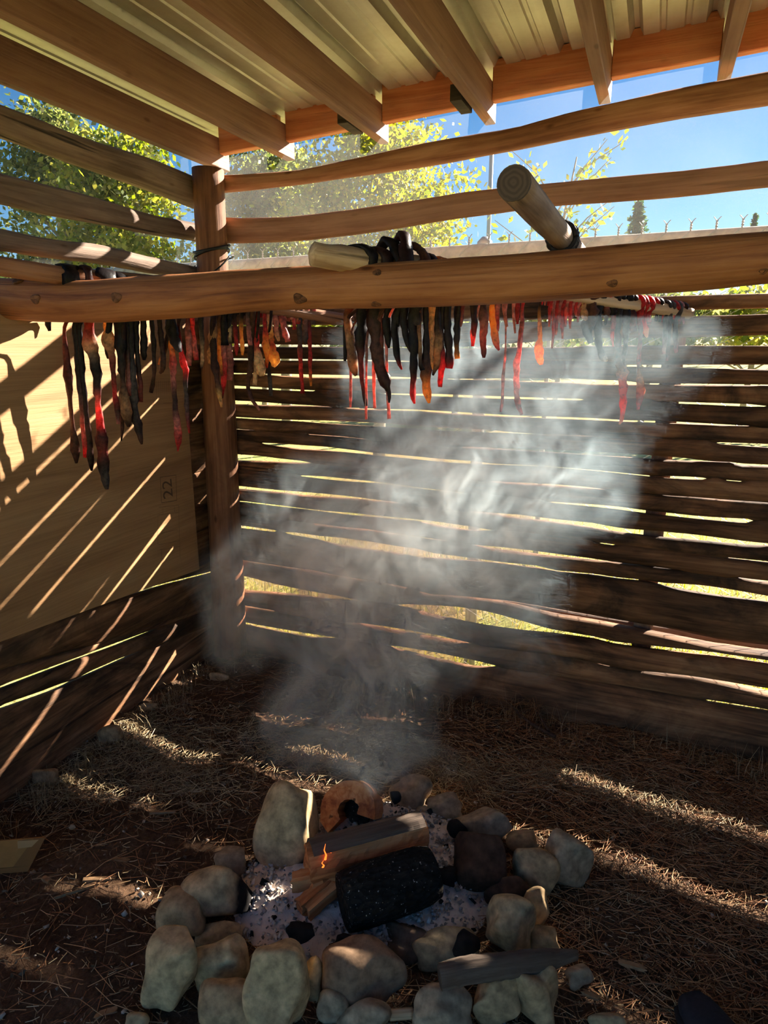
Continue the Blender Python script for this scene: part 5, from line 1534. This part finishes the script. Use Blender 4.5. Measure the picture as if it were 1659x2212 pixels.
a2 = nd(nt, 'ShaderNodeMixShader'); nt.links.new(m1.outputs[0], a2.inputs[0]); nt.links.new(tr.outputs[0], a2.inputs[1]); nt.links.new(a1.outputs[0], a2.inputs[2])
nt.links.new(a2.outputs[0], out.inputs[0])
def net(name, p0, u, v, nu, nv, wob, label):
    V, Q = [], []
    for j in range(nv + 1):
        for i in range(nu + 1):
            q = np.array(p0) + np.array(u) * i / nu + np.array(v) * j / nv
            w = wob * (math.sin(i * 1.1 + j * .7) + .6 * math.sin(i * .37 - j * 1.3))
            nrm = np.cross(u, v); nrm = nrm / np.linalg.norm(nrm)
            V.append(q + nrm * w)
    for j in range(nv):
        for i in range(nu):
            a = j * (nu + 1) + i
            Q.append((a, a + 1, a + nu + 2, a + nu + 1))
    o = mesh_obj(name, V, Q, M_NET)
    tag(o, label, 'netting')
net('insect_netting', (XL - .1, YB + .10, 1.62), (3.4, 0, .05), (0, .02, .78), 60, 8, .004, 'sheer pale insect netting stretched outside the upper back wall opening')
net('insect_netting', (XL - .09, .1, 1.62), (0, 2.45, 0), (0, 0, .74), 50, 8, .004, 'sheer pale insect netting stretched outside the upper left wall opening')

# ================================================================== trees and shrubs
M_LEAF = tinted('leaves', rough=.55, translucent=.45, spec=.3)
M_TRUNK = plain('tree_bark', (.30, .26, .20), .9, noise_amp=.4, scale=12)
def at_px(px, dist):
    d = ray(px, 747); d[2] = 0
    d /= np.linalg.norm(d)
    return CAM * np.array([1, 1, 0]) + d * dist, d
def ztop(px, py, dist):
    d = ray(px, py)
    return CAM[2] + d[2] / np.hypot(d[0], d[1]) * dist
def leaf_quads(C, size, rg, cols, droop=.3):
    n = len(C)
    a = rg.normal(size=(n, 3)); a /= np.linalg.norm(a, axis=1)[:, None]
    b = rg.normal(size=(n, 3)); b -= a * (a * b).sum(1)[:, None]; b /= np.linalg.norm(b, axis=1)[:, None]
    s = size * rg.uniform(.6, 1.3, (n, 1))
    V = np.stack([C - a * s, C + b * s * .55, C + a * s, C - b * s * .55], 1).reshape(-1, 3)
    Q = np.arange(4 * n).reshape(n, 4)
    c = np.array(cols)[rg.integers(len(cols), size=n)] * rg.uniform(.65, 1.25, (n, 1))
    return V, Q, np.repeat(np.clip(c, 0, 1), 4, 0)
def tree(name, px0, px1, py0, py1, dist, nl, size, cols, label, seed, clusters=46, cat='tree', pine=False, sparse=False):
    rg = np.random.default_rng(seed)
    cx = (px0 + px1) / 2
    base, d = at_px(cx, dist)
    side = np.array([d[1], -d[0], 0])
    zt, zb = ztop(cx, py0, dist), max(.1, ztop(cx, py1, dist))
    hw = (px1 - px0) / 2 * dist / 1426
    root = empty(name, (base[0], base[1], -.05))
    tag(root, label, cat, 'trees beyond the fence' if cat == 'tree' else 'shrubs along the far side of the field')
    hc = zt - zb
    tr_r = .012 * zt + .02
    if not sparse:
        tube('trunk', [base + [0, 0, -.1], base + side * hw * .08 + [0, 0, zb + hc * .4], base + [0, 0, zt - hc * .08]], [tr_r * 1.3, tr_r, tr_r * .25], M_TRUNK, root, seg=8, n=10, rough=.06, seed=seed, up=(0, 1, 0))
    # cluster centres
    t = rg.random(clusters) ** .8
    zc = zb + hc * t
    prof = (1 - t) ** .8 * 1.0 + .08 if pine else np.sqrt(np.maximum(0.03, 1 - ((t - .42) / .6) ** 2))
    ang_ = rg.uniform(0, 6.28, clusters)
    rr = np.sqrt(rg.random(clusters)) * prof * hw
    cc = base + side * (np.cos(ang_) * rr)[:, None] + d * (np.sin(ang_) * rr * .8)[:, None] + np.stack([0 * zc, 0 * zc, zc], 1)
    if not sparse:
        for k in range(0, clusters, 5):
            z0 = max(zb * .7, zc[k] - rr[k] * .7 - .1)
            tube('branch', [base + [0, 0, z0], (base + [0, 0, z0]) * .4 + cc[k] * .6 + [0, 0, -.03], cc[k]], [tr_r * .4, tr_r * .25, tr_r * .1], M_TRUNK, root, seg=5, n=6, seed=k, up=(.3, 1, .2))
    w = rg.integers(clusters, size=nl)
    sp = np.array([hw * .16 + .04, hw * .16 + .04, hc * .055 + .03])
    P = cc[w] + rg.normal(size=(nl, 3)) * sp
    V, Q, C_ = leaf_quads(P, size, rg, cols)
    big_mesh('foliage', V, Q, M_LEAF, root, C_)
    return root
G1 = [(.145, .165, .045), (.19, .20, .06), (.24, .225, .08), (.09, .12, .03)]
G2 = [(.11, .125, .05), (.14, .155, .065), (.18, .18, .08), (.075, .095, .04)]
G3 = [(.19, .20, .045), (.23, .22, .065), (.14, .17, .045), (.27, .23, .08)]
tree('birch_tree', 70, 250, 262, 640, 9.5, 9000, .042, G2, 'tall dull green tree with a pale trunk at the far left', 401, 60, pine=False)
tree('leafy_tree', 190, 440, 320, 660, 8.5, 12000, .040, G1, 'broad yellow-green tree behind the left wall slats, beside the corner post', 402, 60)
tree('leafy_tree', 495, 730, 330, 650, 10.5, 11000, .046, G2, 'hazy green tree just right of the corner post', 403, 60)
tree('leafy_tree', 650, 985, 265, 640, 9.0, 14000, .043, G3, 'bright yellow-green tree in the middle of the upper opening', 404, 70)
# sapling with big separate leaves
def sapling(name, px0, px1, py0, py1, dist, label, seed):
    rg = np.random.default_rng(seed)
    base, d = at_px((px0 + px1) / 2, dist)
    side = np.array([d[1], -d[0], 0])
    root = empty(name, (base[0], base[1], -.05))
    tag(root, label, 'tree', 'trees beyond the fence')
    hw = (px1 - px0) / 2 * dist / 1426
    zt = ztop((px0 + px1) / 2, py0, dist); zb = ztop((px0 + px1) / 2, py1, dist)
    tube('trunk', [base + [0, 0, -.1], base + [0, 0, zb], base + side * .1 + [0, 0, zt - .1]], [.02, .012, .004], M_TRUNK, root, seg=6, n=10, up=(0, 1, 0))
    Cs = []
    for k in range(13):
        t = k / 12
        s = -1 if k % 2 else 1
        p0 = base + [0, 0, zb - .2 + (zt - zb) * t * .8]
        tip = base + side * s * hw * rg.uniform(.45, 1.0) + d * rg.normal(0, .15) + np.array([0, 0, zb + (zt - zb) * min(1, t * .85 + .2) + rg.normal(0, .04)])
        tube('branch', [p0, (p0 + tip) / 2 + [0, 0, .04], tip], [.006, .004, .002], M_TRUNK, root, seg=5, n=8, up=(.3, 1, .2))
        for u in np.linspace(.15, 1, 24):
            Cs.append(p0 + (tip - p0) * u + rg.normal(0, .035, 3))
    V, Q, C_ = leaf_quads(np.array(Cs), .030, rg, G1 + G3)
    big_mesh('foliage', V, Q, M_LEAF, root, C_)
sapling('sapling', 1060, 1310, 305, 545, 4.6, 'thin sapling with scattered leaves behind the bare pole', 411)
def conifer(name, px, hwpx, py0, dist, label, seed):
    rg = np.random.default_rng(seed)
    base, d = at_px(px, dist)
    side = np.array([d[1], -d[0], 0])
    zt = ztop(px, py0, dist); hw = hwpx * dist / 1426 * 2.2
    root = empty(name, (base[0], base[1], -.05))
    tag(root, label, 'tree', 'trees beyond the fence')
    tube('trunk', [base + [0, 0, -.1], base + [0, 0, zt]], [.16, .02], M_TRUNK, root, seg=7, n=8, up=(0, 1, 0))
    P = []
    for k in range(34):
        t = k / 34
        z = zt * (.25 + .75 * t)
        for a in np.linspace(0, 6.28, 9) + rg.random():
            L = hw * (1 - t) * rg.uniform(.6, 1.1) + .1
            for u in np.linspace(.1, 1, 6):
                P.append(base + np.array([math.cos(a) * L * u, math.sin(a) * L * u, z - .22 * L * u + rg.normal(0, .05)]))
    V, Q, C_ = leaf_quads(np.array(P) + rg.normal(0, .05, (len(P), 3)), .17, rg, [(.03, .06, .03), (.05, .08, .04), (.04, .05, .03)])
    big_mesh('foliage', V, Q, M_LEAF, root, C_)
conifer('conifer', 1352, 36, 432, 38, 'dark conifer standing far off above the fence at right', 421)
conifer('conifer', 1594, 9, 462, 60, 'tiny distant conifer at the right edge above the fence', 422)
sn = ['leftmost shrub of the hedge beyond the field', 'second shrub of the hedge, behind the corner post', 'third shrub of the hedge from the left', 'fourth shrub of the hedge, in the middle', 'fifth shrub of the hedge from the left', 'sixth shrub of the hedge, behind the middle drying pole end', 'seventh shrub of the hedge, at the right', 'rightmost shrub of the hedge at the frame edge']
for k, (a, b_, top) in enumerate([(-250, 60, 575), (160, 470, 585), (430, 700, 590), (660, 900, 610), (860, 1110, 600), (1080, 1330, 625), (1280, 1520, 640), (1480, 1760, 635)]):
    tree('shrub', a, b_, top, 760, 13.5 + (k % 3), 2600, .09, G1 if k % 2 else G2, sn[k], 430 + k, 40, cat='shrub')
pb, _ = at_px(1046, 12)
pl = tube('light_pole', [pb + [0, 0, -.1], pb + [0, 0, ztop(1046, 318, 12)]], .036, M_GALV, None, seg=12, n=6, up=(0, 1, 0))
tag(pl, 'slim grey metal pole rising beyond the fence left of the bare pole', 'pole')
# dry grass outside, seen through the gaps
rg = np.random.default_rng(55)
n = 9000
P = np.stack([rg.uniform(-4.5, 2.5, n), YB + .2 + np.abs(rg.normal(0, 1.6, n)), np.full(n, -.045)], 1)
a = rg.uniform(0, 6.28, n); L = rg.uniform(.05, .2, n)
d = np.stack([np.cos(a), np.sin(a), 0 * a], 1); s = np.stack([-np.sin(a), np.cos(a), 0 * a], 1) * .003
tip = P + d * (L * rg.uniform(.1, .9, n))[:, None] + np.stack([0 * L, 0 * L, L], 1)
V = np.stack([P - s, P + s, tip + s * .2, tip - s * .2], 1).reshape(-1, 3)
cs = np.array([(.24, .20, .08), (.19, .21, .055), (.28, .23, .12), (.15, .18, .045)])[rg.integers(4, size=n)] * rg.uniform(.7, 1.2, (n, 1))
o = big_mesh('field_grass', V, np.arange(4 * n).reshape(n, 4), M_LEAF, None, np.repeat(np.clip(cs, 0, 1), 4, 0))
tag(o, 'sunlit yellow-green grass on the ground behind the back wall', 'grass')
o['kind'] = 'stuff'

# ================================================================== smoke
sm_m = bpy.data.materials.new('wood_smoke')
sm_m.use_nodes = True
nt = sm_m.node_tree
nt.nodes.clear()
out = nt.nodes.new('ShaderNodeOutputMaterial')
F0 = G(812, 1830)
AX = [(.12, F0[0], F0[1], .06, .12), (.32, F0[0] + .01, F0[1] + .02, .12, .22), (.60, -.70, 1.42, .28, .85), (.92, -.65, 1.48, .41, 1.0), (1.12, -.55, 1.66, .46, .75), (1.32, -.45, 1.98, .46, .34), (1.58, -.36, 2.02, .42, .05)]
EX, EYS = 1.25, 1.05   # the plume is a little wider along the wall than across it
tc = nd(nt, 'ShaderNodeTexCoord').outputs['Object']
sx = nd(nt, 'ShaderNodeSeparateXYZ'); nt.links.new(tc, sx.inputs[0])
def M(op, a, b=None, c=None, clamp=False):
    n = nd(nt, 'ShaderNodeMath', operation=op)
    n.use_clamp = clamp
    for i, v in enumerate((a, b, c)):
        if v is None: continue
        if hasattr(v, 'is_output'): nt.links.new(v, n.inputs[i])
        else: n.inputs[i].default_value = v
    return n.outputs[0]
def curve1(k, lo, hi):
    """piecewise-linear function of height as a colour ramp, scaled to lo..hi"""
    z0, z1 = AX[0][0], AX[-1][0]
    t = M('DIVIDE', M('SUBTRACT', sx.outputs[2], z0), z1 - z0, clamp=True)
    st = [((a[0] - z0) / (z1 - z0), ((a[k] - lo) / (hi - lo),) * 3) for a in AX]
    r = ramp(nt, st, t)
    bw = nd(nt, 'ShaderNodeSeparateColor'); nt.links.new(r, bw.inputs[0])
    return M('MULTIPLY_ADD', bw.outputs[0], hi - lo, lo)
xa, ya, ra = curve1(1, -1.2, 0.2), curve1(2, 1.0, 2.2), curve1(3, 0, .6)
# domain warp
nw = nd(nt, 'ShaderNodeTexNoise', Scale=2.6, Detail=2.0, Roughness=.5)
nt.links.new(tc, nw.inputs['Vector'])
wv = nd(nt, 'ShaderNodeVectorMath', operation='SUBTRACT'); nt.links.new(nw.outputs['Color'], wv.inputs[0]); wv.inputs[1].default_value = (.5, .5, .5)
wm = nd(nt, 'ShaderNodeVectorMath', operation='MULTIPLY_ADD'); nt.links.new(wv.outputs[0], wm.inputs[0]); wm.inputs[1].default_value = (.7, .6, .5); nt.links.new(tc, wm.inputs[2])
sw = nd(nt, 'ShaderNodeSeparateXYZ'); nt.links.new(wm.outputs[0], sw.inputs[0])
dx = M('DIVIDE', M('SUBTRACT', sw.outputs[0], xa), M('MULTIPLY', ra, EX))
dy = M('DIVIDE', M('SUBTRACT', sw.outputs[1], ya), M('MULTIPLY', ra, EYS))
d2 = M('ADD', M('MULTIPLY', dx, dx), M('MULTIPLY', dy, dy))
core = M('SUBTRACT', 1.0, d2, clamp=True)
n1 = noise(nt, vmul(nt, wm.outputs[0], (1, 1, .75)), 6.5, 6.0, .68, 1.8)
wisp = M('MULTIPLY', M('SUBTRACT', n1, .41, clamp=True), 5.6)
wisp = M('MULTIPLY_ADD', wisp, wisp, .07)
den = M('MULTIPLY', core, wisp)
den = M('MULTIPLY', den, curve1(4, 0, 1))
# denser near the fire, where the plume is narrow
thin = M('DIVIDE', 7.5, M('ADD', ra, .22))
den = M('MULTIPLY', den, thin)
vsn = nd(nt, 'ShaderNodeVolumeScatter', Anisotropy=.35)
vsn.inputs['Color'].default_value = (.68, .88, 1.0, 1)
nt.links.new(den, vsn.inputs['Density'])
nt.links.new(vsn.outputs[0], out.inputs['Volume'])
V = []
m = 28
for (z, x, y, r, _w) in AX:
    for k in range(m):
        a = 2 * np.pi * k / m
        V.append((x + math.cos(a) * (r * EX + .16), min(YB - .02, y + math.sin(a) * (r * EYS + .14)), z - (.05 if z == AX[0][0] else 0)))
smk = mesh_obj('smoke', V, ring_faces(len(AX), m), sm_m)
tag(smk, 'pale blue-grey wood smoke rising from the fire and spreading before the back wall', 'smoke')
smk['kind'] = 'stuff'
